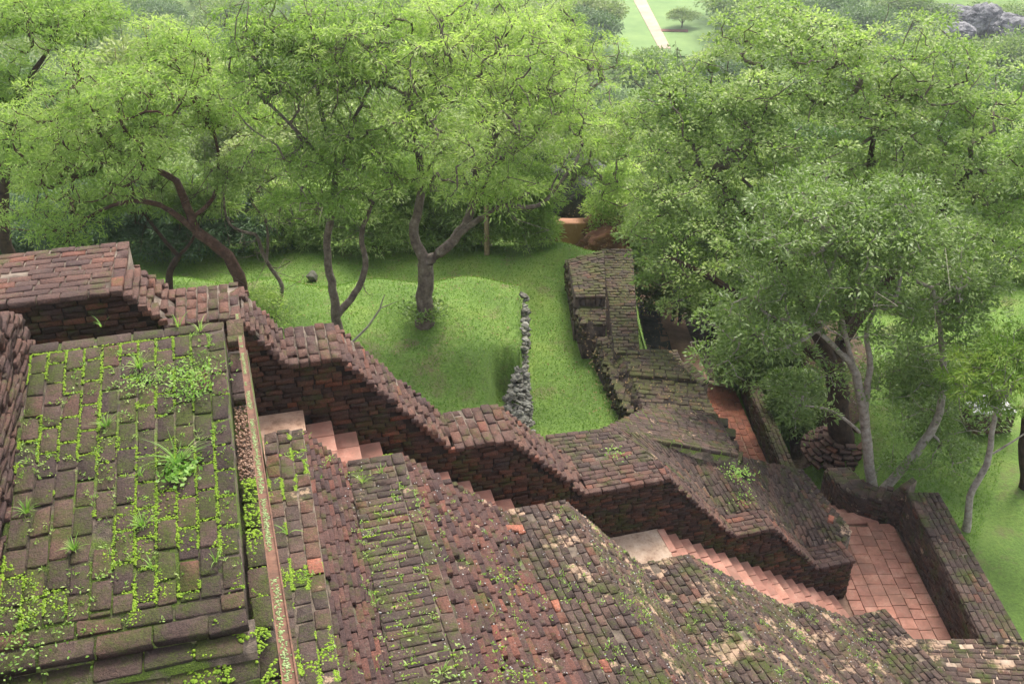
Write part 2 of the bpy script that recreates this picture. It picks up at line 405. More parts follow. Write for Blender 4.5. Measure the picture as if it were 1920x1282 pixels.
def face_bricks(B, n, prof, s0, s1, zlow, m, normal_sign=-1, depth=.13, HC=HC, L=.28):
    BH = HC - .006
    snap = lambda z: round(z / HC) * HC
    k = 0; ztop = prof.z(s0)
    z = snap(zlow(s1) - .2)
    while z < ztop:
        x = s0 - (k % 2) * .14 - random.uniform(0, .05)
        while x < s1:
            l = L * random.choice((1, 1, 1.07, .93, .54)); a, b_ = max(x, s0), min(x + l, s1); x += l
            if b_ - a < .05: continue
            c = (a + b_) / 2; top = min(prof.z(min(b_, s1)), prof.z(c))
            if z + HC > top - .02 and abs(prof.z(a) - prof.z(b_)) > .001: continue
            if z + HC > top - HC * .5: continue
            if z + HC < zlow(c) - .12: continue
            pos = SN(c, n + depth / 2 + random.gauss(0, .006), z + HC / 2)
            B.add(pos, D, N, Z, (b_ - a - .012, depth, BH), .9, m)
        z += HC; k += 1

# near wall (between the stair and the viewer)
NEAR = Prof([(-.42, 7.13), (.10, 7.13), (.62, 6.45), (1.42, 6.45), (2.95, 4.99), (3.88, 4.98), (5.22, 3.38), (6.10, 3.36), (8.15, 1.68), (8.55, 1.68), (9.55, .95), (10.35, .93)])
SH = .12
t = thing('near_stair_wall', SN(5, 9, 0), 'massive stepped brick wall on the near side of the stairs, mossy and weedy', 'brick wall')
B = Bricks(); NI = 11.3
q = stepped_wall(B, Prof(NEAR.p[:5]), 4.6, NI, SH, NI, {0: 'n', 2: 's'}, keepf=.98, keeps=.985, m_slope=M['step_brick'], jit=.6, hc=.078)
q += stepped_wall(B, Prof(NEAR.p[4:]), 4.6, NI, SH, NI, {}, keepf=.975, keeps=.98, m_slope=M['step_brick'], jit=.55, hc=.062, Lb=.235, Wb=.118, joint=.010)
for i, it in enumerate(B.items):                   # the lower end has lost more of its skin
    s_ = it[0] @ D
    if s_ > 3.6 + (it[0] @ N - 9) * -.3: B.items[i] = it[:5] + (M['slope_brick'],)
    elif it[5] is not None: continue
    elif random.random() < .008: B.items[i] = it[:5] + (M['red_brick'],)
B.emit(t, M['near_brick'])
link_mesh('mortar_core', core_mesh(q, -4), M['core_near'], t)

# far wall
FAR = Prof([(-7.5, 8.83), (-1.95, 8.83), (-1.40, 8.22), (-.52, 8.20), (.02, 7.40), (.80, 7.22), (2.42, 5.37), (3.40, 5.36), (4.72, 3.98), (6.24, 3.97), (7.68, 2.30), (8.50, 2.30), (9.66, 1.02), (10.46, 1.02)])
FAR.p[5] = (.80, FAR.p[4][1])
def stair_z(s):
    if s < .16: return 6.53
    if s < 5.05: return 6.53 - (s - .16) / 4.89 * 3.68
    if s < 6.15: return 2.85
    return max(0, 2.85 - (s - 6.15) / 4.25 * 2.85)
t = thing('far_stair_wall', SN(2, 13, 0), 'stepped reddish brick wall on the lawn side of the stairs, its inner face dark', 'brick wall')
B = Bricks()
F1 = Prof(FAR.p[:9]); F1.p.append((4.7201, FAR.p[8][1]))
q = stepped_wall(B, Prof(FAR.p[:2]), 12.5, 14.1, flat_style={0: 's'}, joint=.014)
q += stepped_wall(B, Prof(FAR.p[1:9]), 12.5, 13.6, flat_style={}, jit=1.9, keeps=.95)
q += stepped_wall(B, Prof(FAR.p[8:]), 12.5, 13.1, flat_style={0: 's', 2: 's', 4: 's'}, jit=1.1, keeps=.97, hc=.064, Lb=.235, Wb=.118, joint=.010)
FP = Prof(FAR.p)
face_bricks(B, 12.54, FP, -7.0, 4.4, stair_z, M['shaded_face_brick'])
face_bricks(B, 12.54, FP, 4.4, 10.44, stair_z, M['shaded_face_brick'], HC=.066, L=.235)
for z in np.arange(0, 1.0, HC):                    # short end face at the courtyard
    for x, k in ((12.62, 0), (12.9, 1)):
        B.add(SN(10.40, x + .1, z + HC / 2), N, -D, Z, (.27, .13, BH), .8, M['shaded_face_brick'])
B.emit(t, M['far_brick'])
qq = []
for a in q: qq.append(tuple(p + N * (.09 if i < 2 else 0) for i, p in enumerate(a)))
link_mesh('mortar_core', core_mesh(qq, -4), M['core_pale'], t)
# joint backing behind the inner face, coloured dark for its shade
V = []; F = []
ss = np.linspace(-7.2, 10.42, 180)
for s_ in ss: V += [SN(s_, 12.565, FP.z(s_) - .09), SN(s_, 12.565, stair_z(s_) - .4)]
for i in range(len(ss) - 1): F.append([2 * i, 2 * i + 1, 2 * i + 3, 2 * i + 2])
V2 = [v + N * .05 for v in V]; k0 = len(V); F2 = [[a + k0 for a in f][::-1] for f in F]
link_mesh('joint_mortar', np_mesh('joint', V + V2, F + F2), M['core_shaded_face'], t)

# platform beyond the far wall
t = thing('brick_platform', SN(8, 14, 0), 'broad sloping brick platform spreading beyond the far stair wall to the courtyard', 'brick platform')
B = Bricks(); q = []
zf = FAR.p[8][1]
A0, A1, A2, A3 = SN(4.35, 13.6, zf), SN(6.2, 13.1, zf), SN(5.75, 14.2, zf + .02), SN(4.45, 14.3, zf + .02)
A0b = SN(4.7, 13.1, zf)
q.append((A0b, A1, A2, A3)); quad_bricks(B, A0b, A1, A2, A3, .235, .118, joint=.012)
c0, c1, c2, c3 = SN(6.2, 13.1, zf), SN(10.5, 13.0, 1.03), atz(1500, 878, 1.5), SN(5.75, 14.2, zf + .02)
cR = SN(10.86, 13.3, 1.05)
cm = (c1 + c2) / 2
brk = [(s_, z_) for s_, z_ in FAR.p if 6.2 < s_ < 10.5]; brk[-1] = (10.5, brk[-1][1])
for i in range(len(brk) - 1):
    (sa, za), (sb, zb_) = brk[i], brk[i + 1]; fa, fb = (sa - brk[0][0]) / (10.5 - brk[0][0]), (sb - brk[0][0]) / (10.5 - brk[0][0])
    pa_, pb_ = SN(sa, 13.08, za), SN(sb, 13.08, zb_); ta, tb = c3 * (1 - fa) + c2 * fa, c3 * (1 - fb) + c2 * fb
    q.append((pa_, pb_, tb, ta)); quad_bricks(B, ta, pa_, pb_, tb, .235, .118, joint=.009, jit=.6, keep=.985)
nC = len(q) + 1
q.append((c1, cR, c2 + D * .02, c2)); quad_bricks(B, c1, cR, c2 + D * .05, c2, .235, .118, joint=.010)
b0, b1, b2, b3 = atz(1122, 806, 3.95), atz(1387, 852, 2.85), atz(1345, 775, 2.7), atz(1222, 757, 3.3)
q.append((b0, b1, b2, b3)); quad_bricks(B, b0, b1, b2, b3, .24, .125, joint=.020, jit=.7, keep=.995)
B.emit(t, M['far_brick'] if False else M['near_brick'])
link_mesh('mortar_core', core_mesh(q[:nC], -4, .026), M['core_near'], t)
link_mesh('mossy_core', core_mesh(q[nC:], -4, .014), M['core_moss'], t)
t = thing('eroded_buttress', b1, 'ragged stack of projecting brick courses above the brick path, beside the mossy fan of bricks', 'brick buttress')
B = Bricks(); bb = atz(1392, 858, 2.4)
for k in range(22):
    z = 2.5 - k * HC * 1.25
    for j in range(5):
        x = random.uniform(-.02, .04) + k * .012
        p = b1 * (1 - j / 4) + b2 * j / 4
        B.add(np.array([p[0] + .10 + x, p[1], z - .02]), np.array([.2, 1., 0]), np.array([-1., .2, 0]), Z, (.28, .26 + random.uniform(-.03, .06), .06), 1.6)
B.emit(t, M['ruin_brick'])

# ------------------------------------------------------------------ upper mossy slab with its stepped foot
t = thing('mossy_landing_block', SN(-1.8, 9, 6), 'big brick block with mossy joints and weeds on top, lower left', 'brick block')
B = Bricks(); sh0 = -.213
def P0(s, n, dz=0): return SN(s, n, 8.86 + sh0 * (11.3 - n) + dz)
q = [(P0(-3.1, 7.05), P0(-.68, 7.05), P0(-.68, 11.3), P0(-3.1, 11.3))]
quad_bricks(B, P0(-3.0, 11.3), P0(-.68, 11.3), P0(-.68, 11.13), P0(-3.0, 11.13), .40, .17)
ncol = 11; cw = (2.9 - .68) / ncol
JN = []                                                                   # joints, for the moss
for c in range(ncol):
    s0 = -2.9 + c * cw; n = 11.12; off = .18 * (c % 2) * 0 + random.uniform(-.05, .05)
    n += 0
    first = True
    while n > 7.42:
        l = random.uniform(.33, .39) * (.6 if (first and c % 2) else 1); first = False
        a = max(n - l, 7.40); 
        cc = P0(s0 + cw / 2, (n + a) / 2); ut = nrm(Z + N * sh0 * 1.0); nt = nrm(N - Z * sh0)
        mm = None
        B.add(cc - ut * .045, nt, -D, ut, (n - a - .022, cw - .024, .09), .8, mm, .99)
        JN.append((s0, n, a)); n = a
quad_bricks(B, P0(-3.0, 7.40), P0(-.68, 7.40), P0(-.68, 7.23), P0(-3.0, 7.23), .42, .17, jit=1.5)
quad_bricks(B, P0(-3.0, 7.22), P0(-.66, 7.22), P0(-.66, 7.02), P0(-3.0, 7.02), .50, .19, H=.11, jit=2.0)
for k, (nn, dz) in enumerate(((6.86, -.13), (6.66, -.24), (6.42, -.33), (6.16, -.42), (5.9, -.5), (5.62, -.6), (5.3, -.7))):
    quad_bricks(B, P0(-4.2, nn + .28, dz), P0(-.60, nn + .28, dz), P0(-.60, nn, dz), P0(-4.2, nn, dz), .45, .28, H=.10, jit=2.0, keep=.93)
    q.append((P0(-4.2, nn, dz), P0(-.60, nn, dz), P0(-.60, nn + .35, dz), P0(-4.2, nn + .35, dz)))
# ledge one course lower along the right side, broken in the middle
for a, b_, dz in ((11.35, 10.9, -.02), (10.9, 10.1, -.16), (9.1, 8.2, -.30), (8.2, 7.1, -.22), (7.1, 6.2, -.4)):
    quad_bricks(B, P0(-.66, a, dz), P0(-.66, b_, dz), P0(-.44, b_, dz), P0(-.66 + .22, a, dz), .36, .22, H=.10, jit=1.6)
q.append((P0(-.7, 6.0, -.42), P0(-.45, 6.0, -.42), P0(-.45, 11.3, -.42), P0(-.7, 11.3, -.42)))
B.emit(t, M['moss_brick'])
link_mesh('mortar_core', core_mesh(q, -2, .03), M['core_moss'], t)
# rubble filling the broken stretch of the ledge
V, F = [], []
for i in range(900):
    c = P0(random.uniform(-.66, -.45), random.uniform(9.05, 10.15), -.36 + random.uniform(0, .1)); r = random.uniform(.006, .026)
    k = len(V)
    for d_ in ((1, 0, 0), (-1, 0, 0), (0, 1, 0), (0, -1, 0), (0, 0, 1), (0, 0, -1)): V.append(c + np.array(d_) * r * random.uniform(.6, 1.2))
    for f in ((0, 2, 4), (2, 1, 4), (1, 3, 4), (3, 0, 4), (2, 0, 5), (1, 2, 5), (3, 1, 5), (0, 3, 5)): F.append([k + a for a in f])
tag(link_mesh('rubble', np_mesh('rubble', V, F), M['landing_red'], t), kind='stuff')

# left wall end, rising out of the frame
t = thing('rough_wall_end', SN(-3.3, 9, 8), 'rough reddish brick wall end rising at the left edge beside the mossy block', 'brick wall')
B = Bricks()
zb = lambda n: 8.86 + sh0 * (11.3 - n) - .1
zt = lambda n: 9.12 + .62 * (11.45 - n)
k = 0; z = 7.6
while z < 12.5:
    n = 11.45 + (k % 2) * .12
    while n > 4.8:
        l = random.uniform(.2, .32); c = n - l / 2; n -= l
        if z < zb(c) - .15 or z > zt(c): continue
        B.add(SN(-2.93 - .10 - .25 * (z - zb(c)) * .25 + random.gauss(0, .012), c, z), N, D, Z, (l - .012, .24, .082), 2.2)
    z += HC; k += 1
B.emit(t, M['far_brick'])
q = [(SN(-5, 4.8, 12), SN(-3.12, 4.8, 12.9), SN(-3.04, 11.42, 9.05), SN(-5, 11.42, 9.0))]
link_mesh('mortar_core', core_mesh(q, 4), M['core_pale'], t)

# ------------------------------------------------------------------ stairs
def box_np(c, ax, ay, az, dims):
    pts = []
    for i in (-.5, .5):
        for j in (-.5, .5):
            for k in (-.5, .5): pts.append(c + ax * dims[0] * i + ay * dims[1] * j + az * dims[2] * k)
    return pts, [[0, 1, 3, 2], [4, 6, 7, 5], [0, 4, 5, 1], [2, 3, 7, 6], [0, 2, 6, 4], [1, 5, 7, 3]]
def bevel_box(name, c, ax, ay, az, dims, m, parent, bev=.012, jig=.004):
    bm = bmesh.new(); bmesh.ops.create_cube(bm, size=1)
    for v in bm.verts: v.co = Vector((v.co.x * dims[0], v.co.y * dims[1], v.co.z * dims[2]))
    if bev: bmesh.ops.bevel(bm, geom=bm.edges[:], offset=bev, segments=1, affect='EDGES')
    L = np.array(parent.location) if parent is not None else np.zeros(3)
    par2 = parent
    off = np.array(parent.matrix_world.translation) if parent is not None else np.zeros(3)
    for v in bm.verts:
        p = ax * v.co.x + ay * v.co.y + az * v.co.z; j = np.array([random.gauss(0, jig) for _ in range(3)])
        v.co = Vector(p + j)
    me = bm_mesh(name, bm); me.materials.append(m)
    o = bpy.data.objects.new(name, me); COL.objects.link(o); o['_w'] = [float(x) for x in c]
    o.parent = parent
    po = np.array(parent.get('_w', list(parent.location))) if parent is not None else np.zeros(3)
    o.location = Vector(np.array(c) - po); return o
SW0, SW1 = 11.25, 12.53
def flight(name, label, s0, z0, s1, z1, nst):
    t = thing(name, SN(s0, 12, z1), label, 'stairs', 'flights of the brick stairs')
    run, rise = (s1 - s0) / nst, (z0 - z1) / nst
    for k in range(1, nst):
        z = z0 - k * rise; sc = s0 + (k - .5) * run
        st = bevel_box('step', SN(sc, (SW0 + SW1) / 2, z - rise * .75 - .03), D, N, Z, (run + .01, SW1 - SW0, rise * 1.5), M['tile_joint'], t, .006, .002)
        n = SW0
        for w in (.5, .4, .38):
            w2 = w - .012
            bevel_box('tread_tile', SN(sc + .015, n + w / 2, z - .02), D, N, Z, (run + .035, w2, .045), M['tile'], st, .008, .003); n += w
        n = SW0
        for w in (.5, .4, .38):
            bevel_box('riser_tile', SN(s0 + k * run + .012, n + w / 2, z - .045 - (rise - .05) / 2), D, N, Z, (.02, w - .012, rise - .055), M['tile'], st, .004, .002); n += w
    return t
flight('stair_flight', 'upper flight of terracotta steps, seen only in glimpses above the near wall', .16, 6.53, 5.05, 2.85, 14)
flight('stair_flight', 'lower flight of fifteen terracotta steps going down to the tiled courtyard', 6.15, 2.85, 10.35, 0.0, 16)
t = thing('stair_landing', SN(-.6, 12, 6.4), 'pinkish square landing at the head of the upper steps', 'landing', 'landings of the brick stairs')
bevel_box('slab', SN(-1.6, 11.9, 6.44), D, N, Z, (3.5, 1.28, .18), M['landing_red'], t)
t = thing('stair_landing', SN(5.6, 12, 2.7), 'pale sandy landing between the two flights of steps', 'landing', 'landings of the brick stairs')
bevel_box('slab', SN(5.55, 11.9, 2.75), D, N, Z, (1.06, 1.28, .2), M['landing'], t)
bevel_box('edge_tile', SN(6.12, 11.57, 2.76), D, N, Z, (.14, .62, .2), M['tile'], t)
bevel_box('edge_tile', SN(6.12, 12.21, 2.76), D, N, Z, (.14, .62, .2), M['tile'], t)

# ------------------------------------------------------------------ courtyard
t = thing('courtyard_pavement', (7.5, 15, 0), 'salmon terracotta tile pavement of the small walled courtyard', 'pavement')
t['kind'] = 'structure'
qs = [((4.5, 12.5, -.02), (8.62, 12.5, -.02), (8.62, 17.05, -.02), (4.5, 17.05, -.02))]
link_mesh('bedding', core_mesh(qs, -1.5, .01), M['tile_joint'], t)
x = 8.60; k = 0
while x > 5.2:
    w = random.choice((.27, .29, .30, .32)); y = 12.55 - (k % 2) * .15 - random.uniform(0, .08)
    while y < 17.0:
        h = random.choice((.28, .30, .30, .33)); p = np.array([x - w / 2 - .02 * (y - 14), y + h / 2, 0.0]); s_, n_ = p @ D, p @ N
        if not (s_ < 10.35 or (s_ < 10.6 and n_ > 12.4) or p[1] > 17.0): bevel_box('tile', p - Z * (.02 + random.uniform(0, .004)), np.array([1., 0, 0]), np.array([0, 1., 0]), Z, (w - .012, h - .012, .045), M['tile'], t, .006, .004)
        y += h
    x -= w; k += 1
t = thing('garden_steps', (7.3, 17.4, 0), 'thin tiled steps dropping away at the far side of the courtyard', 'steps')
for k in range(7):
    bevel_box('step', np.array([7.0 - k * .05, 17.22 + k * .32, -.19 - k * .16]), np.array([1., .12, 0]), np.array([-.12, 1., 0]), Z, (2.6, .36, .28), M['tile'], t, .01)

def wall_run(name, label, p0, p1, width, z0, z1, zb, mtop, mface, side=1, jag=0, style='n', face=True, cat='brick wall', coremat='core_pale', group=None):
    """straight wall from p0 to p1 (inner edge), widening to the side; top height z0 -> z1 in steps"""
    p0 = np.array([*p0, 0.]); p1 = np.array([*p1, 0.]); L = np.linalg.norm(p1 - p0); u = (p1 - p0) / L
    w = np.array([u[1], -u[0], 0]) * side
    t = thing(name, p0 + Z * zb, label, cat, group); B = Bricks(); q = []
    n = max(1, int(abs(z1 - z0) / HC)) if abs(z1 - z0) > .1 else 1
    for k in range(n):
        a, b_ = p0 + u * L * k / n, p0 + u * L * (k + 1) / n; z = z0 + (z1 - z0) * (k / max(1, n - 1) if n > 1 else 0)
        z = snap(z) if n > 1 else z
        q.append((a + Z * z, b_ + Z * z, b_ + w * width + Z * z, a + w * width + Z * z))
        if n == 1 or L / n > .35: quad_bricks(B, a + Z * z, b_ + Z * z, b_ + w * width + Z * z, a + w * width + Z * z, .24, .125, joint=.016, jit=.7)
        else: quad_bricks(B, a + Z * z, a + w * width + Z * z, b_ + w * width + Z * z, b_ + Z * z, .29, L / n, joint=.010, jit=1.8)
    if face:
        z = zb; k = 0
        while z < max(z0, z1) - HC:
            x = -(k % 2) * .14
            while x < L:
                l = .28; a, b_ = max(0, x), min(L, x + l); x += l
                if b_ - a < .05: continue
                zz = z0 + (z1 - z0) * ((a + b_) / 2 / L)
                if z + HC > zz - .03: continue
                B.add(p0 + u * (a + b_) / 2 - w * (-.06 + random.gauss(0, .004)) + Z * (z + HC / 2), u, w, Z, (b_ - a - .01, .14, BH), .9, mface)
            z += HC; k += 1
    B.emit(t, mtop); link_mesh('mortar_core', core_mesh([tuple(p + (w * .02 if i < 2 else 0) for i, p in enumerate(a)) for a in q], zb), M[coremat], t)
    return t
wall_run('courtyard_wall', 'brick parapet with pale mortar along the right side of the courtyard', (8.60, 12.7), (8.60, 16.95), .72, 1.0, 1.12, -.6, M['near_brick'], M['near_brick'], 1)
# jagged stepped walls at the far corner of the courtyard
def jagged(name, label, pts, w, zb):
    t = thing(name, np.array([*pts[0][:2], zb]), label, 'brick wall', 'stepped walls round the courtyard'); B = Bricks(); q = []
    for (x0, y0, za), (x1, y1, zc) in zip(pts[:-1], pts[1:]):
        a = np.array([x0, y0, 0.]); b_ = np.array([x1, y1, 0.]); L = np.linalg.norm(b_ - a); u = (b_ - a) / L; o = np.array([u[1], -u[0], 0])
        if o[0] + o[1] * .6 < 0: o = -o
        n = max(1, int(L / .14)); 
        for k in range(n):
            z = za + (zc - za) * k / n; c0 = a + u * L * k / n; c1 = a + u * L * (k + 1) / n
            q.append((c0 + Z * z, c1 + Z * z, c1 + o * w + Z * z, c0 + o * w + Z * z))
            quad_bricks(B, c0 + Z * z, c0 + o * w + Z * z, c1 + o * w + Z * z, c1 + Z * z, .29, L / n, joint=.012, jit=2.0)
            zz = zb
            while zz < z - HC:
                B.add((c0 + c1) / 2 + o * .05 + Z * (zz + HC / 2), u, o, Z, (L / n * 1.02, .14, BH), 1.6); zz += HC
    B.emit(t, M['near_brick']); link_mesh('mortar_core', core_mesh(q, zb), M['core_near'], t)
jagged('stepped_wall', 'low jagged brick wall joining the courtyard parapet at its far corner, in front of the pale tree', [(8.58, 16.93, 1.12), (8.40, 17.15, .62), (7.85, 17.45, .42)], .45, -.8)
jagged('stepped_wall', 'brick wall stepping down behind the sloping platform, left of the pale tree', [(7.85, 17.45, .45), (7.62, 18.1, .22), (7.55, 19.0, .02)], .62, -2.0)
# near end block
t = thing('sandy_wall_base', (7.5, 11, 0), 'worn brick ground with sandy patches below the courtyard, bottom right corner', 'brick block')
B = Bricks()
e = [SN(10.05, 6.0, 1.15), np.array([9.45, 7.4, .95]), np.array([9.36, 12.75, .95]), SN(10.25, 10.95, .93)]
e2 = [np.array([7.05, 12.86, .93]), np.array([9.36, 12.86, .95])]
quad_bricks(B, e[0], e[1], e2[1], e2[0], .235, .118, joint=.010, jit=.6, keep=.95)
B.emit(t, M['slope_brick'])
link_mesh('mortar_core', core_mesh([(e[0], e[1], e2[1], e2[0])], -3), M['landing'], t)

# ------------------------------------------------------------------ ground
def gz(x, y):
    x = np.asarray(x, float); y = np.asarray(y, float)
    z = np.full(np.broadcast(x, y).shape, 1.15)
    yb = y + .12 * np.sin(x * .9) + .10 * np.sin(x * 2.3 + 1)
    z = z + .85 * sstep(.34, .20, x) * sstep(15.0, 17.5, y) * sstep(26.6, 23.9, yb)        # terrace of the two trees
    z = z + .35 * sstep(19.2, 20.6, y) * sstep(.34, .20, x) * sstep(26.6, 23.9, yb)
    z = z - (z - 1.15) * sstep(-.62, -.42, x) * sstep(20.9, 20.1, y + .3 * np.sin(x * 6)) * sstep(.5, .3, x)
    z = z + .2 * sstep(24, 28, y) * sstep(-14, -4, x)*sstep(3,0,x)
    z = z + .45 * np.exp(-(((x - 1.5) / 1.0) ** 2 + ((y - 27.6) / 1.0) ** 2))               # mound by the ruin
    z = z + .30 * np.exp(-(((x + 2.2) / 1.1) ** 2 + ((y - 22.6) / 1.0) ** 2))
    right = sstep(3.55, 4.15, x)
    zr = -1.6 - 1.6 * sstep(5.3, 5.0, x) * sstep(19.5, 20.5, y) * sstep(28, 26.5, y) + 1.5 * sstep(7.6, 9.5, x) + .4 * sstep(10, 20, x)
    z = z * (1 - right) + zr * right
    z = z + .10 * np.sin(x * .9 + 1) * np.cos(y * .7) + .05 * np.sin(x * 2.3 + y * 1.7)
    fall = 37 * sstep(30.5, 118, y) + 1.9 * sstep(28.5, 31.2, y) * sstep(4.6, 3.2, x) + 1.2 * sstep(29.8, 33, y) * sstep(3.2, 4.6, x)
    z = z - fall
    z = np.where(y < 13.0, np.minimum(z, np.maximum(-.5 - (13.0 - y) * .8, -38)), z)
    z = z + np.where(y > 60, 2.5 * np.sin(x * .035) * np.sin(y * .03 + 1), 0) * sstep(60, 90, y) * sstep(200, 160, y)
    return z
xs = np.concatenate([np.linspace(-1500, -60, 30)[:-1], np.linspace(-60, -16, 40)[:-1], np.linspace(-16, 20, 190)[:-1], np.linspace(20, 60, 40)[:-1], np.linspace(60, 1500, 30)])
ys = np.concatenate([np.linspace(-60, 12, 12)[:-1], np.linspace(12, 36, 150)[:-1], np.linspace(36, 200, 90)[:-1], np.linspace(200, 2500, 25)])
X, Y = np.meshgrid(xs, ys); ZZ = gz(X, Y)
V = np.stack([X, Y, ZZ], -1).reshape(-1, 3); nx, ny = len(xs), len(ys)
ii = np.arange((ny - 1) * nx).reshape(ny - 1, nx)[:, :-1].ravel()
F = np.stack([ii, ii + 1, ii + nx + 1, ii + nx], 1)
tag(link_mesh('ground', np_mesh('ground', V, F, True), M['ground']), kind='structure')
def drape(name, poly_rows, m, lift, nseg=40, kind='structure'):
    """strip between left and right edges (lists of world xy), laid on the ground"""
    V, F = [], []
    for i in range(nseg + 1):
        t_ = i / nseg; Lr = poly_rows[0]; Rr = poly_rows[1]
        def ev(P):
            f = t_ * (len(P) - 1); j = min(int(f), len(P) - 2); g = f - j
            return np.array(P[j]) * (1 - g) + np.array(P[j + 1]) * g
        a, b_ = ev(Lr), ev(Rr)
        for k in range(9):
            p = a * (1 - k / 8) + b_ * k / 8; V.append([p[0], p[1], float(gz(p[0], p[1])) + lift])
        if i:
            o = (i - 1) * 9
            for k in range(8): F.append([o + k, o + k + 1, o + 10 + k, o + 9 + k])
    return tag(link_mesh(name, np_mesh(name, V, F, True), m), kind=kind)
ZP = -36.0
def pz(px, py, z=ZP): p = atz(px, py, z); return p[:2]
# brick path beside the ruin
t = thing('brick_path', (6.3, 23, -1.5), 'narrow sunken brick path between the ruined wall and a low kerb wall', 'path'); t['kind'] = 'structure'
pa, pb, pc, pd = np.array([5.55, 19.5, -1.5]), np.array([6.95, 19.5, -1.5]), np.array([6.62, 24.9, -1.5]), np.array([5.62, 24.9, -1.5])
B = Bricks(); quad_bricks(B, pa, pd, pc, pb, .30, .20, H=.06, joint=.016, jit=.7); B.emit(t, M['red_brick'])
link_mesh('bedding', core_mesh([(pa, pb, pc, pd)], -2.5), M['tile_joint'], t)
t = thing('sill_slab', pd, 'pale stone threshold across the far end of the brick path', 'threshold')
bevel_box('slab', np.array([6.12, 24.98, -1.46]), np.array([1., 0, 0]), np.array([0, 1., 0]), Z, (1.0, .16, .12), M['sand_path'], t)
drape('earth_path', [[(4.75, 25.1), (4.9, 30), (4.6, 40)], [(5.95, 25.1), (5.75, 30), (5.4, 40)]], M['path_soil'], .05)
wall_run('kerb_wall', 'long low mossy kerb wall along the right side of the brick path', (6.92, 19.6), (6.66, 30.0), .34, -.85, -.86, -2.2, M['ruin_brick'], M['ruin_brick'], 1, coremat='core_near')

drape('trench_shade_floor', [[(3.5, 19.8), (3.5, 25), (3.5, 30.5)], [(5.5, 19.8), (5.4, 25), (4.85, 30.5)]], M['rock'], .05)  # near-black strip: the trench shadow painted as floor colour
drape('shade_verge', [[(5.95, 25.0), (5.7, 31)], [(8.2, 25.0), (8.4, 31)]], M['core_dark'], .04)  # low mossy ground, its shade put into the dark colour
drape('bare_soil', [[(7.5, 21.0), (8.0, 24), (8.8, 26.5)], [(9.3, 21.4), (10.2, 24), (10.4, 26.5)]], M['dark_soil'], .03)
# ruined wall on the lawn
t = thing('ruined_wall', (3.2, 22, 1), 'long ruined brick wall covered in moss and leaf litter, stretching away across the lawn', 'ruined wall')
B = Bricks(); q = []
def rq(pts, zs):
    a = [atz(x, y, z) for (x, y), z in zip(pts, zs)]; q.append(tuple(a)); quad_bricks(B, *a, .29, .16, joint=.02, jit=1.6, keep=.96)
rq([(1205, 768), (1345, 778), (1312, 712), (1182, 700)], (1.95,) * 4)
rq([(1178, 700), (1308, 712), (1252, 655), (1162, 652)], (2.05,) * 4)
rq([(1152, 662), (1200, 662), (1186, 466), (1128, 466)], (2.12,) * 4)
rq([(1078, 556), (1136, 556), (1133, 468), (1064, 486)], (2.45, 2.45, 2.4, 2.3))
rq([(1093, 606), (1137, 608), (1137, 556), (1078, 556)], (2.15,) * 4)
rq([(1117, 632), (1152, 628), (1180, 700), (1128, 696)], (2.0, 2.05, 2.02, 1.5))
rq([(1128, 696), (1180, 700), (1206, 766), (1174, 762)], (1.5, 1.9, 1.95, 1.3))
for i in range(60):          # ragged edge bricks on the lawn side
    tt = i / 59; p = atz(1117 + 60 * tt, 635 + 130 * tt, 1.75) if i % 2 else atz(1064 + 28 * tt, 490 + 115 * tt, 2.1)
    for zz in range(6): B.add(p + np.array([random.uniform(-.05, .1), random.uniform(-.1, .1), -zz * HC * 1.2]), np.array([.2, 1., 0]), np.array([1., -.2, 0]), Z, (.28, .16, .08), 3)
B.emit(t, M['ruin_brick']); link_mesh('mortar_core', core_mesh(q, -2.2), M['core_dark'], t)
t = thing('pit_wall', (4.4, 20, -2), 'mossy stepped brick footing between the ruined wall and the sunken path', 'ruined wall')
B = Bricks(); q = []
rq([(1262, 742), (1330, 715), (1290, 672), (1250, 700)], (.3,) * 4)
rq([(1235, 706), (1292, 700), (1270, 655), (1228, 658)], (-.5,) * 4)
B.emit(t, M['ruin_brick']); link_mesh('mortar_core', core_mesh(q, -2.4), M['core_near'], t)

# far end: dark cave rock, clay wall, red earth bank
def rock(name, c, r, m, label, cat, group=None, seed=0, sub=4, amp=.35):
    bm = bmesh.new(); bmesh.ops.create_icosphere(bm, subdivisions=sub, radius=1)
    from mathutils import noise as mn
    for v in bm.verts:
        p = v.co.copy(); d = mn.noise(p * 1.1 + Vector((seed, 0, 0))) * amp + mn.noise(p * 2.7 + Vector((0, seed, 0))) * amp * .5 + mn.noise(p * 7 + Vector((0, seed, 0))) * amp * .14
        cell = mn.voronoi(p * 1.6 + Vector((seed, seed, 0)))[0][0] * amp * .7
        cr_ = mn.voronoi(p * 2.4 + Vector((seed, 1, seed)))[0]; crk = max(0, .12 - (cr_[1] - cr_[0])) * 1.4 * min(1, amp * 3)
        v.co = Vector((p.x * r[0], p.y * r[1], p.z * r[2])) * (1 + d + cell - amp * .2 - crk)
    me = bm_mesh(name, bm, True); o = link_mesh(name, me, m); o.location = Vector(c); tag(o, label, cat, group); return o
rock('cave_rock', atY(1075, 372, 33.6), (1.5, 1.2, 1.5), M['rock'], 'dark overhanging rock behind the clay wall at the end of the lawn', 'rock', None, 3)
t = thing('clay_wall', (3.4, 31, 0), 'orange clay wall face at the dark rock shelter beyond the lawn', 'wall')
p = atY(1073, 452, 31.3)
a_, b2_ = atY(1042, 462, 31.3), atY(1098, 462, 31.3); h_ = 2.0
bevel_box('wall_face', (a_ + b2_) / 2 - Z * .30, np.array([1., 0, 0]), np.array([0, 1., 0]), Z, (b2_[0] - a_[0], .4, 2.6), M['clay_wall'], t, .05, .02)
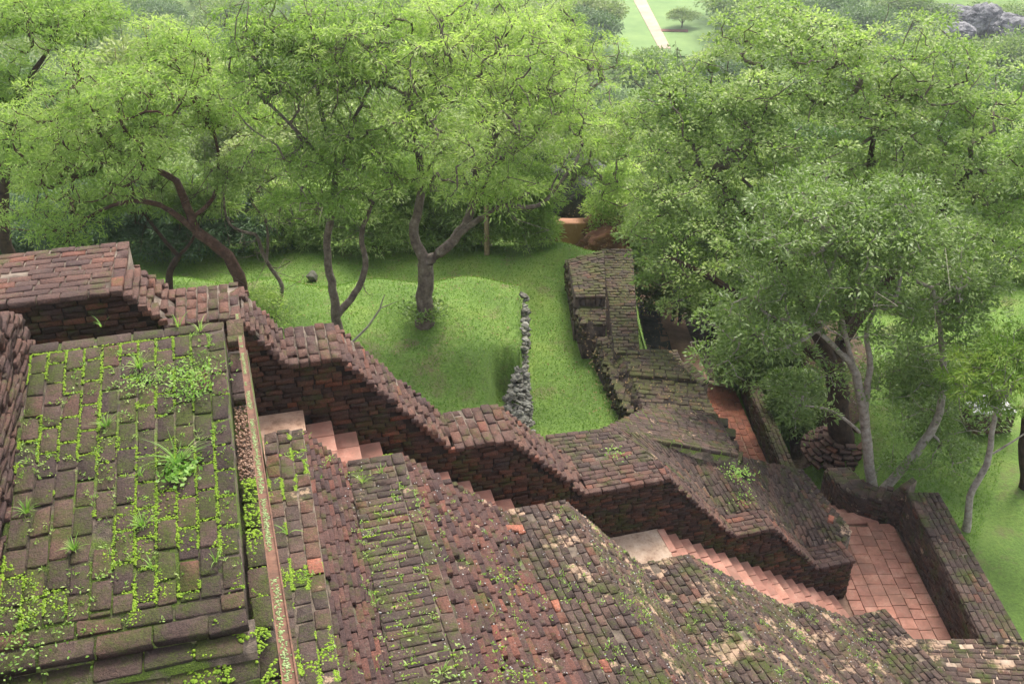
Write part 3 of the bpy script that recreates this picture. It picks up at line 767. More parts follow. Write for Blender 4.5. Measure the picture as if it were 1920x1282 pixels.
bevel_box('end_pier', np.array([a_[0] - .3, 31.0, a_[2] - .3]), np.array([1., 0, 0]), np.array([0, 1., 0]), Z, (.35, .5, 2.0), M['stone'], t, .06, .03)
rock('earth_bank', atY(1150, 470, 31.0), (1.5, .9, 1.0), M['earth'], 'bank of bare red earth right of the clay wall', 'earth bank', None, 9, 5, .5)

# ------------------------------------------------------------------ rubble wall and loose stones
def stone_bm(r, seed, flat=.7):
    rr = random.Random(seed); bm = bmesh.new(); bmesh.ops.create_icosphere(bm, subdivisions=1, radius=r)
    for v in bm.verts: v.co = Vector((v.co.x * rr.uniform(.6, 1.3), v.co.y * rr.uniform(.6, 1.3), v.co.z * flat * rr.uniform(.55, 1.3)))
    return bm
SM = []
for i in range(8):
    me = bm_mesh('stone', stone_bm(1, i)); me.materials.append(M['stone']); SM.append(me)
t = thing('rubble_wall', (.3, 22, 1.2), 'grey dry rubble wall edging the raised lawn, broadening to a heap at its near end', 'rubble wall')
L0 = np.array(t.location)
line = [(978, 590), (986, 620), (988, 650), (980, 680), (975, 705), (970, 715)]
def add_stone(p, r):
    o = bpy.data.objects.new('stone', random.choice(SM)); COL.objects.link(o); o.parent = t
    o.location = Vector(p - L0); o.scale = (r, r * random.uniform(.7, 1.2), r * random.uniform(.6, 1)); o.rotation_euler = (random.uniform(-.5, .5), random.uniform(-.5, .5), random.uniform(0, 6.3))
for i in range(170):
    yy = random.uniform(18.6, 23.6); zt_ = float(gz(-.1, yy)); add_stone(np.array([.30 + random.uniform(-.04, .10) + .03 * math.sin(yy * 2), yy, random.uniform(1.1, zt_ + .12)]), random.uniform(.07, .13))
for i in range(330):
    yy = random.uniform(18.3, 20.7); f = (20.7 - yy) / 2.4; u = random.uniform(-.78, .14) * (.3 + .7 * f) ; h_ = .20 + .62 * (1 - abs(u + .2) / 1.1)
    add_stone(np.array([.34 + u, yy, 1.15 + h_ * random.uniform(.5, 1.0) * (1.1 - .3 * f)]), random.uniform(.05, .11))
def loose(px, py, z, r, label, m='stone'):
    me = bm_mesh('boulder', stone_bm(r, px, .8)); o = link_mesh('loose_stone', me, M[m]); p = atz(px, py, z); o.location = Vector(p); tag(o, label, 'stone', 'loose stones on the grass')
loose(586, 518, 1.5, .22, 'round grey stone alone on the far lawn')
loose(600, 570, 2.05, .20, 'flat pale stone at the edge of the raised lawn, larger of two')
loose(562, 577, 2.05, .13, 'small pale stone beside the flat stone at the lawn edge')
loose(832, 593, 2.3, .09, 'small red stone right beside the thick tree trunk', 'earth')
loose(1875, 775, -.2, .14, 'little stone on the right lawn near the plinth')

# ------------------------------------------------------------------ foliage / trees
def leaf_cards(P, Dv, Lg, Wd, rnd):
    """P base points, Dv unit directions, Lg lengths, Wd widths: folded rhombus leaves"""
    n = len(P); up = RNG.normal(size=(n, 3)) * .55 + np.array([0, 0, 1.0])
    side = np.cross(Dv, up); side /= (np.linalg.norm(side, axis=1, keepdims=True) + 1e-6)
    a = P; b_ = P + Dv * (Lg * .45)[:, None] + side * (Wd * .5)[:, None]; d = P + Dv * (Lg * .45)[:, None] - side * (Wd * .5)[:, None]
    c = P + Dv * Lg[:, None]; c[:, 2] -= Lg * .12
    V = np.stack([a, b_, c, d], 1).reshape(-1, 3); F = np.arange(4 * n).reshape(n, 4)
    return V, F, np.repeat(rnd, 4)
def tuft_leaves(C, R, per, L, W, droop=.5, flat=.6, spread=1.0):
    """leaf cloud: C cluster centres (k,3), R radii"""
    k = len(C); n = k * per; idx = np.repeat(np.arange(k), per)
    d = RNG.normal(size=(n, 3)); d /= np.linalg.norm(d, axis=1, keepdims=True)
    d[:, 2] = np.where(d[:, 2] < -.25, -d[:, 2] * .6, d[:, 2])
    rr = RNG.uniform(.35, 1.0, n) ** .6
    P = C[idx] + d * (R[idx] * rr)[:, None] * np.array([1, 1, flat])
    Dv = d * spread + RNG.normal(size=(n, 3)) * .45; Dv[:, 2] -= droop * RNG.uniform(.3, 1.4, n)
    Dv /= np.linalg.norm(Dv, axis=1, keepdims=True)
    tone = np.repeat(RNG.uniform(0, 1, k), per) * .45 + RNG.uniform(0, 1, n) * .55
    tone = np.clip(tone + .18 * d[:, 2], 0, 1)  # upward leaves lighter: light on the tuft tops put into their tone
    return leaf_cards(P, Dv, L * RNG.uniform(.6, 1.25, n), W * RNG.uniform(.7, 1.25, n), tone)
def tube(path, radii, sides, V, F):
    path = np.asarray(path); k = len(path); base = len(V)
    for i in range(k):
        a = path[max(0, i - 1)]; b_ = path[min(k - 1, i + 1)]; tg = nrm(b_ - a)
        ref = np.array([1., 0, 0]) if abs(tg[0]) < .8 else np.array([0, 1., 0]); u = nrm(np.cross(tg, ref)); w = np.cross(tg, u)
        for j in range(sides):
            an = 2 * math.pi * j / sides; V.append(path[i] + (u * math.cos(an) + w * math.sin(an)) * radii[i])
    for i in range(k - 1):
        for j in range(sides):
            j2 = (j + 1) % sides; F.append([base + i * sides + j, base + i * sides + j2, base + (i + 1) * sides + j2, base + (i + 1) * sides + j])
def crook(a, b_, n, amp):
    pts = [a]; L = np.linalg.norm(b_ - a); off = np.zeros(3)
    for i in range(1, n):
        t_ = i / n; off = off * .5 + RNG.normal(size=3) * amp * L
        sag = np.array([0, 0, math.sin(math.pi * t_) * -.06 * L])
        pts.append(a * (1 - t_) + b_ * t_ + off * math.sin(math.pi * t_) * 1.2 + sag)
    pts.append(b_); return pts
def tree(name, label, stems, lobes, ncl, per, L, W, leaf, bark, cr=(.26, .52), group=None, cat='tree', droop=.6, flat=.55, twig=.013, bare=0, spread=1.0, amp=.07, maxr=1.0, bark2=None):
    """stems: list of ([(point)...], [radius...]); lobes: (centre, (rx, ry, rz))"""
    base = np.array(stems[0][0][0]); t = thing(name, base, label, cat, group)
    nodes = []; parent = []; load = []                 # skeleton graph
    paths = []; TV, TF = [], []
    for pts, rs in stems:
        P = [np.array(p, float) for p in pts]; Q, R = [], []
        for i in range(len(P) - 1):                   # smooth subdivision (Catmull)
            p0 = P[max(0, i - 1)]; p1 = P[i]; p2 = P[i + 1]; p3 = P[min(len(P) - 1, i + 2)]
            for k in range(4):
                u = k / 4; Q.append(.5 * ((2 * p1) + (-p0 + p2) * u + (2 * p0 - 5 * p1 + 4 * p2 - p3) * u * u + (-p0 + 3 * p1 - 3 * p2 + p3) * u ** 3) + RNG.normal(size=3) * rs[i] * .10)
                R.append(rs[i] * (1 - u) + rs[i + 1] * u)
        Q.append(P[-1]); R.append(rs[-1])
        if pts[0] is stems[0][0][0] or len(nodes) == 0:
            R[0] *= 1.35; R[1] *= 1.1; Q[0] = Q[0] - Z * .35
        tube(Q, R, 9, TV, TF)
        for i, qp in enumerate(Q):
            if i >= len(Q) * .35: nodes.append(qp); parent.append(-1); load.append(R[i])
    ob = link_mesh('trunk', np_mesh('trunk', TV, TF, True), bark, t)
    C = []
    vol = np.array([l[1][0] * l[1][1] * l[1][2] for l in lobes]); pr = vol ** .8 / (vol ** .8).sum()
    while len(C) < ncl:
        c, r = lobes[RNG.choice(len(lobes), p=pr)]; d = RNG.normal(size=3); d /= np.linalg.norm(d)
        if d[2] < -.45: continue
        rr = RNG.uniform(.5, 1.15) ** .5 if RNG.random() < .7 else RNG.uniform(.15, .8)
        C.append(np.array(c) + d * np.array(r) * rr)
    C = np.array(C); nd = np.array(nodes)
    order = np.argsort([np.min(np.linalg.norm(nd - c, axis=1)) for c in C])
    nodes = list(nodes); BV_, BF_ = [], []
    plist = []
    for ci in order:
        c = C[ci]; nd = np.array(nodes); v = c - nd; dist = np.linalg.norm(v, axis=1)
        cost = dist + np.where(v[:, 2] < -.3, 2.0, 0)
        j = int(np.argmin(cost)); a = nodes[j]
        n = max(3, int(dist[j] / .35)); pts = crook(a, c, n, amp)
        idx = [j]
        for k in range(1, len(pts)): nodes.append(pts[k]); parent.append(idx[-1]); load.append(0.0); idx.append(len(nodes) - 1)
        plist.append(idx)
    w = np.zeros(len(nodes))
    for idx in plist: w[idx[-1]] += 1
    for i in range(len(nodes) - 1, -1, -1):
        if parent[i] >= 0: w[parent[i]] += w[i]
    for idx in plist:
        rs = [min(twig * max(w[i], 1) ** .47, maxr * .12) for i in idx]; rs[0] = rs[1] * 1.1 if len(rs) > 1 else rs[0]; rs[-1] = twig * .5
        tube([nodes[i] for i in idx], rs, 5, BV_, BF_)
    for i in range(bare):                               # leafless grey twigs
        j = RNG.integers(0, len(nodes)); a = nodes[j]; b_ = a + RNG.normal(size=3) * .55 + np.array([0, 0, .1]); pts = crook(a, b_, 4, .16)
        tube(pts, [twig, twig * .8, twig * .6, twig * .45, twig * .3], 4, BV_, BF_)
    link_mesh('branches', np_mesh('branches', BV_, BF_, True), bark2 or bark, t)
    R = RNG.uniform(cr[0], cr[1], len(C))
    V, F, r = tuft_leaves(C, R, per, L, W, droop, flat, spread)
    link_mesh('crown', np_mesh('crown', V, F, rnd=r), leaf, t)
    return t
def S(px, py, Y): return atY(px, py, Y)
def ground_pt(px, py):            # where the ray meets the ground
    r = ray(px, py); t_ = .004
    for _ in range(4000):
        p = np.array([0, 0, CZ]) + r * t_
        if p[2] < float(gz(p[0], p[1])): break
        t_ *= 1.002
    return p
def lob(px, py, Y, wpx, hpx, ry=None):
    c = atY(px, py, Y); _, _, d = project(c); k = d / FPX; return (c, (wpx * k, ry if ry else wpx * k * .8, hpx * k * 1.12))
# the thick trunk in the middle
g3 = ground_pt(797, 606); Y3 = g3[1]
tree('feathery_tree', 'tall feathery tree with the thickest trunk, standing in weeds mid-lawn',
     [([g3, S(797, 540, Y3), S(800, 490, Y3)], [.23, .20, .19]),
      ([S(800, 490, Y3), S(775, 440, Y3), S(790, 360, Y3 + .2), S(780, 260, Y3), S(760, 180, Y3)], [.15, .12, .10, .07, .04]),
      ([S(800, 490, Y3), S(850, 450, Y3), S(885, 390, Y3 + .3), S(900, 300, Y3 + .5), S(960, 220, Y3 + 1)], [.14, .12, .10, .07, .04]),
      ([S(850, 450, Y3), S(930, 390, Y3 - .3), S(1010, 385, Y3), S(1060, 330, Y3)], [.08, .06, .05, .03])],
     [lob(740, 120, Y3 + .2, 190, 110), lob(800, 240, Y3 - .4, 190, 100), lob(930, 160, Y3 + .9, 170, 110), lob(840, 350, Y3 - .6, 130, 50), lob(1000, 250, Y3 + .6, 130, 90), lob(690, 330, Y3 - .3, 100, 60), lob(960, 370, Y3 - .5, 90, 50), lob(870, 60, Y3 + 1.2, 150, 60)],
     420, 88, .14, .030, M['leaf_neem'], M['bark_grey'], bare=150)
g2 = ground_pt(632, 625); Y2 = g2[1]
tree('feathery_tree', 'slender forked feathery tree left of the thick-trunked one, its base behind the stair wall',
     [([g2, S(628, 570, Y2), S(620, 520, Y2)], [.13, .11, .10]),
      ([S(632, 590, Y2), S(665, 550, Y2), S(685, 500, Y2), S(678, 440, Y2), S(700, 380, Y2 - .2)], [.10, .085, .075, .06, .04]),
      ([S(620, 520, Y2), S(612, 460, Y2), S(625, 380, Y2), S(625, 300, Y2), S(600, 200, Y2), S(590, 120, Y2)], [.10, .09, .08, .07, .05, .03]),
      ([S(625, 320, Y2), S(560, 250, Y2 - .2), S(500, 190, Y2)], [.05, .04, .03]), ([S(620, 300, Y2), S(665, 220, Y2 + .2), S(700, 150, Y2)], [.05, .04, .03])],
     [lob(560, 100, Y2 + .4, 140, 90), lob(500, 160, Y2, 100, 90), lob(640, 170, Y2, 110, 110), lob(600, 390, Y2 - .8, 90, 60), lob(680, 60, Y2 + .8, 130, 55), lob(500, 60, Y2 + .8, 100, 50), lob(540, 300, Y2 - .4, 90, 60), lob(660, 300, Y2 - .6, 80, 60)],
     330, 90, .14, .030, M['leaf_neem'], M['bark_grey'], bare=150)
g1 = ground_pt(455, 575); Y1 = g1[1] ; 
tree('leaning_tree', 'leaning tree with a smooth reddish trunk curving up to the left',
     [([g1, S(450, 530, Y1), S(425, 480, Y1), S(370, 435, Y1)], [.20, .17, .15, .14]),
      ([S(372, 440, Y1), S(355, 400, Y1), S(330, 340, Y1), S(280, 310, Y1), S(235, 250, Y1 - .3)], [.12, .11, .09, .06, .035]),
      ([S(370, 435, Y1), S(300, 385, Y1 - .3), S(230, 380, Y1 - .4), S(160, 410, Y1 - .5)], [.09, .07, .05, .03]),
      ([S(360, 410, Y1), S(400, 370, Y1 + .3), S(410, 300, Y1 + .4), S(400, 240, Y1 + .4)], [.06, .05, .04, .03])],
     [lob(160, 210, Y1 + .4, 150, 80), lob(290, 230, Y1 - .4, 140, 90), lob(160, 330, Y1 - .6, 110, 60), lob(350, 160, Y1 + .8, 130, 70), lob(60, 300, Y1 + .2, 100, 80), lob(120, 430, Y1 - .8, 80, 35), lob(450, 220, Y1 + .6, 90, 70), lob(60, 400, Y1, 90, 50), lob(230, 300, Y1 - .9, 110, 50), lob(330, 90, Y1 + 1.4, 90, 45)],
     420, 95, .14, .030, M['leaf_neem'], M['bark_red'], bare=120)
g5 = ground_pt(45, 512); Y5 = g5[1]
tree('feathery_tree', 'dark-trunked feathery tree cut off by the left edge of the photo',
     [([g5, S(15, 470, Y5), S(5, 410, Y5)], [.22, .19, .17]), ([S(5, 410, Y5), S(20, 240, Y5), S(55, 150, Y5), S(100, 80, Y5)], [.15, .12, .08, .04]), ([S(5, 410, Y5), S(-60, 300, Y5), S(-100, 200, Y5)], [.12, .09, .05])],
     [lob(30, 60, Y5 - .3, 160, 70), lob(150, 40, Y5 + .3, 100, 40), lob(-40, 180, Y5 - .4, 100, 100), lob(20, 290, Y5 - .6, 60, 50)],
     330, 110, .14, .030, M['leaf_neem'], M['bark_dark'])
g7 = ground_pt(912, 470); Y7 = g7[1] + 1.5; g7 = np.array([g7[0], Y7, float(gz(g7[0], Y7))])
tree('feathery_tree', 'feathery tree standing farther back, its crown spreading right above the ruined wall',
     [([g7, S(905, 400, Y7), S(915, 320, Y7)], [.2, .17, .15]), ([S(915, 320, Y7), S(1000, 250, Y7), S(1080, 190, Y7 - .4), S(1130, 150, Y7)], [.12, .10, .06, .03]), ([S(915, 320, Y7), S(930, 220, Y7), S(900, 120, Y7)], [.12, .08, .04]),
      ([S(905, 400, Y7), S(1000, 380, Y7 - .6), S(1070, 350, Y7 - .9)], [.07, .05, .03])],
     [lob(1080, 180, Y7 - .2, 140, 100), lob(930, 60, Y7 + .3, 180, 70), lob(1130, 280, Y7 - .8, 90, 80), lob(820, 60, Y7 + 1, 130, 60), lob(1000, 330, Y7 - .8, 90, 50), lob(1150, 350, Y7 - 1, 80, 60), lob(1000, 120, Y7, 120, 70)],
     380, 95, .15, .032, M['leaf_neem'], M['bark_grey'], bare=140)
g4 = ground_pt(318, 545); Y4 = g4[1]
tree('small_tree', 'small dark curved tree behind the upper brick wall, left of the leaning tree',
     [([g4, S(318, 510, Y4), S(335, 480, Y4)], [.11, .09, .08]), ([S(335, 480, Y4), S(300, 440, Y4), S(270, 400, Y4)], [.06, .05, .03]), ([S(335, 480, Y4), S(360, 450, Y4), S(380, 400, Y4)], [.05, .04, .02])],
     [lob(250, 370, Y4 + .3, 90, 50), lob(360, 380, Y4 + .4, 70, 40)], 60, 260, .15, .032, M['leaf_green'], M['bark_dark'], bare=60)
g6 = ground_pt(522, 565); Y6 = g6[1]
tree('bare_tree', 'thin crooked pale tree with almost bare twigs between the leaning tree and the forked tree',
     [([g6, S(528, 535, Y6), S(500, 490, Y6), S(480, 440, Y6)], [.06, .055, .05, .045]), ([S(480, 440, Y6), S(430, 420, Y6), S(420, 350, Y6), S(440, 290, Y6)], [.04, .035, .03, .015]), ([S(500, 490, Y6), S(500, 420, Y6), S(470, 370, Y6), S(520, 330, Y6)], [.04, .03, .03, .015])],
     [lob(460, 330, Y6, 60, 40), lob(520, 380, Y6 + .4, 50, 35)], 26, 220, .14, .03, M['leaf_green'], M['bark_grey'], bare=90, amp=.13)
# right side: big crown over a dark trunk ringed with bricks
g8 = ground_pt(1578, 848); Y8 = g8[1]
tree('broad_tree', 'huge spreading tree on the right, its dark trunk ringed with stacked bricks',
     [([g8, S(1572, 780, Y8), S(1568, 700, Y8 + .2)], [.34, .28, .26]), ([S(1568, 700, Y8 + .2), S(1500, 560, Y8 + 1), S(1420, 430, Y8 + 2), S(1340, 330, Y8 + 2.5)], [.2, .15, .1, .05]),
      ([S(1568, 700, Y8 + .2), S(1600, 520, Y8 + 2), S(1620, 380, Y8 + 3), S(1640, 250, Y8 + 3.5)], [.2, .16, .11, .05]), ([S(1580, 640, Y8 + .5), S(1720, 450, Y8 + 2), S(1820, 320, Y8 + 2.5)], [.16, .12, .06]),
      ([S(1568, 700, Y8 + .2), S(1450, 600, Y8), S(1330, 520, Y8 + .5), S(1250, 480, Y8 + 1)], [.13, .11, .08, .04])],
     [lob(1320, 260, Y8 + 3.2, 120, 110), lob(1280, 400, Y8 + 2.2, 100, 90), lob(1480, 180, Y8 + 3.8, 200, 120), lob(1680, 170, Y8 + 3.8, 180, 110), lob(1560, 330, Y8 + 2.6, 220, 120), lob(1800, 280, Y8 + 2.8, 170, 150),
      lob(1400, 480, Y8 + 1.2, 160, 100), lob(1260, 510, Y8 + 1.6, 80, 60), lob(1850, 450, Y8 + 1.5, 120, 130), lob(1330, 560, Y8 + .8, 80, 50), lob(1240, 440, Y8 + 2, 70, 70), lob(1230, 200, Y8 + 4, 70, 80), lob(1450, 80, Y8 + 5, 150, 60)],
     800, 115, .11, .055, M['leaf_green'], M['bark_dark'], bark2=M['bark_grey'], cr=(.25, .55), droop=.25, flat=.55, bare=120)  # trunk bark darker than the branches: crown shade put into its colour
g9 = ground_pt(1640, 945); Y9 = g9[1]
tree('pale_trunk_tree', 'pale grey tree forking low behind the courtyard wall, with glossy dark green leaves',
     [([g9, S(1638, 925, Y9)], [.16, .14]), ([S(1640, 935, Y9), S(1628, 850, Y9), S(1618, 760, Y9), S(1600, 690, Y9), S(1580, 665, Y9)], [.13, .12, .11, .09, .07]), ([S(1640, 935, Y9), S(1690, 880, Y9 + .1), S(1745, 810, Y9 + .2), S(1768, 730, Y9 + .3), S(1765, 640, Y9 + .4), S(1750, 540, Y9 + .4)], [.12, .11, .10, .08, .06, .03]),
      ([S(1618, 790, Y9), S(1632, 690, Y9), S(1625, 620, Y9 - .1), S(1650, 560, Y9)], [.08, .07, .05, .03]), ([S(1580, 665, Y9), S(1530, 620, Y9 - .3), S(1440, 590, Y9 - .5)], [.06, .045, .02]), ([S(1600, 690, Y9), S(1570, 560, Y9), S(1540, 470, Y9)], [.06, .045, .02]), ([S(1612, 810, Y9), S(1560, 770, Y9 - .2), S(1500, 760, Y9 - .3)], [.04, .03, .015])],
     [lob(1560, 480, Y9 + .2, 170, 100), lob(1440, 600, Y9 - .5, 110, 70), lob(1700, 480, Y9 + .4, 140, 90), lob(1780, 620, Y9 + .6, 90, 90), lob(1510, 735, Y9 - .5, 75, 50), lob(1620, 600, Y9 - .2, 110, 60), lob(1740, 830, Y9 + .6, 90, 80), lob(1820, 520, Y9 + .8, 90, 90), lob(1390, 690, Y9 - .6, 80, 60), lob(1600, 400, Y9 + .8, 170, 60), lob(1690, 700, Y9 + .5, 90, 50), lob(1500, 790, Y9 - .4, 50, 45), lob(1420, 640, Y9 - .2, 70, 50), lob(1810, 760, Y9 + .6, 60, 60)],
     480, 100, .125, .042, M['leaf_dark'], M['bark_white'], cr=(.28, .5), droop=.15, flat=.75, bare=70, twig=.009)
g10 = ground_pt(1812, 995); Y10 = g10[1]
tree('young_tree', 'young crooked tree with yellow-green feathery leaves at the right edge, beside the courtyard parapet',
     [([g10, S(1818, 930, Y10), S(1850, 870, Y10), S(1862, 800, Y10), S(1872, 740, Y10)], [.09, .075, .07, .055, .035]), ([S(1862, 850, Y10), S(1895, 830, Y10), S(1940, 800, Y10)], [.03, .02, .012])],
     [lob(1850, 700, Y10, 75, 45), lob(1915, 650, Y10 + .3, 70, 30), lob(1810, 725, Y10 - .2, 35, 22), lob(1885, 760, Y10 - .2, 45, 18)], 85, 120, .12, .026, M['leaf_yellow'], M['bark_white'], cr=(.14, .32), bare=25, twig=.009)
gE = ground_pt(1928, 915); YE = gE[1]
tree('edge_tree', 'dark trunk cut off by the right edge of the photo',
     [([gE, S(1922, 850, YE), S(1930, 760, YE), S(1950, 620, YE), S(1990, 480, YE)], [.16, .14, .13, .10, .06])],
     [lob(2060, 420, YE, 130, 100), lob(2000, 300, YE + .8, 120, 90), lob(2150, 560, YE - .8, 120, 90)], 160, 120, .125, .045, M['leaf_green'], M['bark_dark'], droop=.2)
# weeds at the foot of the right wall and saplings
def bush(name, label, px, py, Y, w, h, n, per, L, W, leaf, group=None, cat='bush'):
    c = atY(px, py, Y); _, _, d = project(c); k = d / FPX; g = float(gz(c[0], c[1])); base = np.array([c[0], c[1], g])
    top = max(c[2] + h * k, g + .8); mid = (top + g) / 2
    return tree(name, label, [([base, base + Z * (top - g) * .4 + np.array([.1, 0, 0]), base + Z * (top - g) * .7], [.05, .04, .02])],
                [(np.array([c[0], c[1], mid + .1 * (top - g)]), (w * k, w * k * .8, (top - g) * .55)), (np.array([c[0], c[1] - .2, g + .25 * (top - g)]), (w * k * 1.05, w * k * .7, (top - g) * .3))], n, per, L, W, leaf, M['bark_grey'], group=group, cat=cat, cr=(.3, .55), flat=.8, droop=.2)
bush('sapling', 'small bright green sapling rising just behind the stair wall next to the bare tree', 508, 575, Y6 - 1.2, 22, 22, 14, 150, .12, .03, M['leaf_neem'], cat='sapling')
for px, py, Y_, w, h, n_, lf, lab in (
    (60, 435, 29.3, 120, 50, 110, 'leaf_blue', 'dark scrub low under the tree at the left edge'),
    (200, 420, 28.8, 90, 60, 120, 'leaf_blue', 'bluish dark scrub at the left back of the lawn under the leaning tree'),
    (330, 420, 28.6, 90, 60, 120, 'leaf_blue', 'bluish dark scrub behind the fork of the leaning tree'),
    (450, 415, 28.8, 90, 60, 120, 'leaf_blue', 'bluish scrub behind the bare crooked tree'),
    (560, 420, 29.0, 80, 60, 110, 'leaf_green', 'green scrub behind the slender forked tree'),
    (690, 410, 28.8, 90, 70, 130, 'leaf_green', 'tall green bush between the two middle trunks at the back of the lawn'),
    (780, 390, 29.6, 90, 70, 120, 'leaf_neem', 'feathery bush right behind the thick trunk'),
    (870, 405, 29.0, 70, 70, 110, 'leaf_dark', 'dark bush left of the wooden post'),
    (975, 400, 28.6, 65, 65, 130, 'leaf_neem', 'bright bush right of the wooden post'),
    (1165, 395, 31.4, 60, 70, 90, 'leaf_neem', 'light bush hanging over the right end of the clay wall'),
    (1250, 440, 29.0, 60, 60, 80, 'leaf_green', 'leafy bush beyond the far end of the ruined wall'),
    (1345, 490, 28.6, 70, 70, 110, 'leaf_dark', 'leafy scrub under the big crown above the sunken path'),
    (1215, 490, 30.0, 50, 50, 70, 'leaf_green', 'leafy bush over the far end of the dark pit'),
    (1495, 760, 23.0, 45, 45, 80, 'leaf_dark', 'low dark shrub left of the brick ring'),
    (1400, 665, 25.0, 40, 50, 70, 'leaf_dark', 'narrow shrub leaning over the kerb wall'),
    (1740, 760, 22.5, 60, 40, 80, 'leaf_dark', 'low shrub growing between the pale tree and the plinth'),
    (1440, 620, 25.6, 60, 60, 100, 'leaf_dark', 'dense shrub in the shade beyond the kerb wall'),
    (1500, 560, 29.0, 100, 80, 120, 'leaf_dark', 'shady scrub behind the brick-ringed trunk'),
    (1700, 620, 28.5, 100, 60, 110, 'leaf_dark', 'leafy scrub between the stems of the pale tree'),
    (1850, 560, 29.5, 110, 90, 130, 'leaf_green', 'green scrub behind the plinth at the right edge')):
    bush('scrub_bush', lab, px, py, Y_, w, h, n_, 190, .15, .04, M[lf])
# brick ring round the dark trunk
t = thing('tree_ring', g8, 'ring of stacked loose bricks round the dark trunk on the right', 'brick ring'); B = Bricks()
for lay in range(6):
    for k in range(20 - 2 * lay):
        a = 2 * math.pi * k / (20 - 2 * lay) + lay * .2; r = .98 - lay * .10
        B.add(g8 + np.array([math.cos(a) * r * 1.0, math.sin(a) * r, .05 + lay * .09]), np.array([-math.sin(a), math.cos(a), 0]), np.array([-math.cos(a), -math.sin(a), .15]), Z, (.27, .15, .075), 5)
B.emit(t, M['far_brick'])
# stone-topped plinth on the right lawn
pp = ground_pt(1843, 795); t = thing('stone_plinth', pp, 'square dark brick plinth with broken white slabs on top, on the right lawn', 'plinth')
for z in range(4): bevel_box('plinth_course', pp + Z * (.08 + z * .14), np.array([1, .1, 0]), np.array([-.1, 1, 0]), Z, (1.0 - z * .01, .9, .13), M['ruin_brick'], t, .02, .01)
for k in range(9): bevel_box('slab', pp + np.array([-.4 + (k % 3) * .38 + random.uniform(-.05, .05), -.3 + (k // 3) * .3, .60 + random.uniform(0, .03)]), nrm(np.array([1, random.uniform(-.3, .3), .05])), nrm(np.array([-.1, 1, 0])), Z, (.32, .2, .05), M['white_stone'], t, .01, .015)
# wooden post, fallen branch
pq = ground_pt(913, 478); t = link_mesh('wooden_post', None or bm_mesh('post', (lambda bm: (bmesh.ops.create_cone(bm, segments=8, radius1=.09, radius2=.07, depth=1.8, cap_ends=True), bm)[1])(bmesh.new())), M['post']); t.location = Vector(pq + Z * .8); tag(t, 'pale weathered post standing at the back of the lawn', 'post')
bp = [(662, 640), (690, 612), (712, 580), (718, 560), (722, 552)]; Yb = g2[1] - .6
V, F = [], []
tube([S(x, y, Yb) for x, y in bp], [.03, .026, .02, .015, .008], 6, V, F); tube([S(712, 578, Yb), S(728, 572, Yb + .1), S(742, 566, Yb)], [.015, .012, .006], 5, V, F)
tag(link_mesh('bare_branch', np_mesh('branch', V, F, True), M['bark_white']), 'bare forked stick slanting up behind the stair wall', 'branch')

# ------------------------------------------------------------------ forest beyond
def far_crown(i, r, n, L):
    rr = np.random.default_rng(i + 50); k = 26 + 3 * (i % 4); C = []
    for _ in range(k):
        d = rr.normal(size=3); d /= np.linalg.norm(d); d[2] = abs(d[2]) * .9 - .1; C.append(d * np.array([r, r, r * .62]) * rr.uniform(.45, .85) + np.array([0, 0, r * .9]))
    C = np.array(C); V, F, a = tuft_leaves(C, rr.uniform(.26, .42, k) * r, n // k, L, L * .5, .15, .75)
    return V, F, a
def far_trunk(r):
    V, F = [], []; tube([np.zeros(3), np.array([.1, 0, r * .5]), np.array([0, .1, r * 1.1])], [.28, .22, .12], 6, V, F)
    for k in range(4):
        a = k * 1.6; tube([np.array([.05, 0, r * .5]), np.array([math.cos(a) * r * .3, math.sin(a) * r * .3, r * .9]), np.array([math.cos(a) * r * .6, math.sin(a) * r * .6, r * 1.25])], [.13, .09, .04], 5, V, F)
    return V, F
MIDM, FARM = [], []
for i in range(6):
    for lst, r, n, L in ((MIDM, 3.6, 15000, .21), (FARM, 6.0, 8000, .46)):
        V, F, a = far_crown(i + (10 if lst is FARM else 0), r, n, L)
        me = {}
        for key in ('far_a', 'far_b', 'far_c'):
            m_ = np_mesh('crown', V, F, rnd=a); m_.materials.append(M[key]); me[key] = m_
        V2, F2 = far_trunk(r); tm = np_mesh('trunk', V2, F2, True); tm.materials.append(M['bark_grey']); lst.append((me, tm))
def far_tree(x, y, lst, key, label, group, sc):
    me, tm = random.choice(lst); z = float(gz(x, y)) - .4
    t = thing('forest_tree', (x, y, z), label, 'tree', group, random.uniform(0, 6.3)); t.scale = (sc, sc, sc * random.uniform(.85, 1.15))
    for nm, m_ in (('crown', me[key]), ('trunk', tm)):
        o = bpy.data.objects.new(nm, m_); COL.objects.link(o); o.parent = t
def side(x, y):
    px, py, _ = project(np.array([x, y, float(gz(x, y)) + 5])); a = ['at the far left', 'left of the middle', 'behind the middle trees', 'near the sandy path', 'right of the sandy path', 'toward the grey boulders'][int(np.clip(px // 320, 0, 5))]
    return a + (' in the top rows' if py < 15 else ' in upper rows' if py < 90 else ' in lower rows')
KL = {'far_a': 'mid green', 'far_b': 'pale green', 'far_c': 'dark green'}
cnt = 0
clear = [np.array(pz(1215, 20)), np.array(pz(1270, 60))]
pL = [pz(1172, -25), pz(1205, 25), pz(1240, 80)]; pR = [pz(1196, -25), pz(1229, 25), pz(1258, 80)]
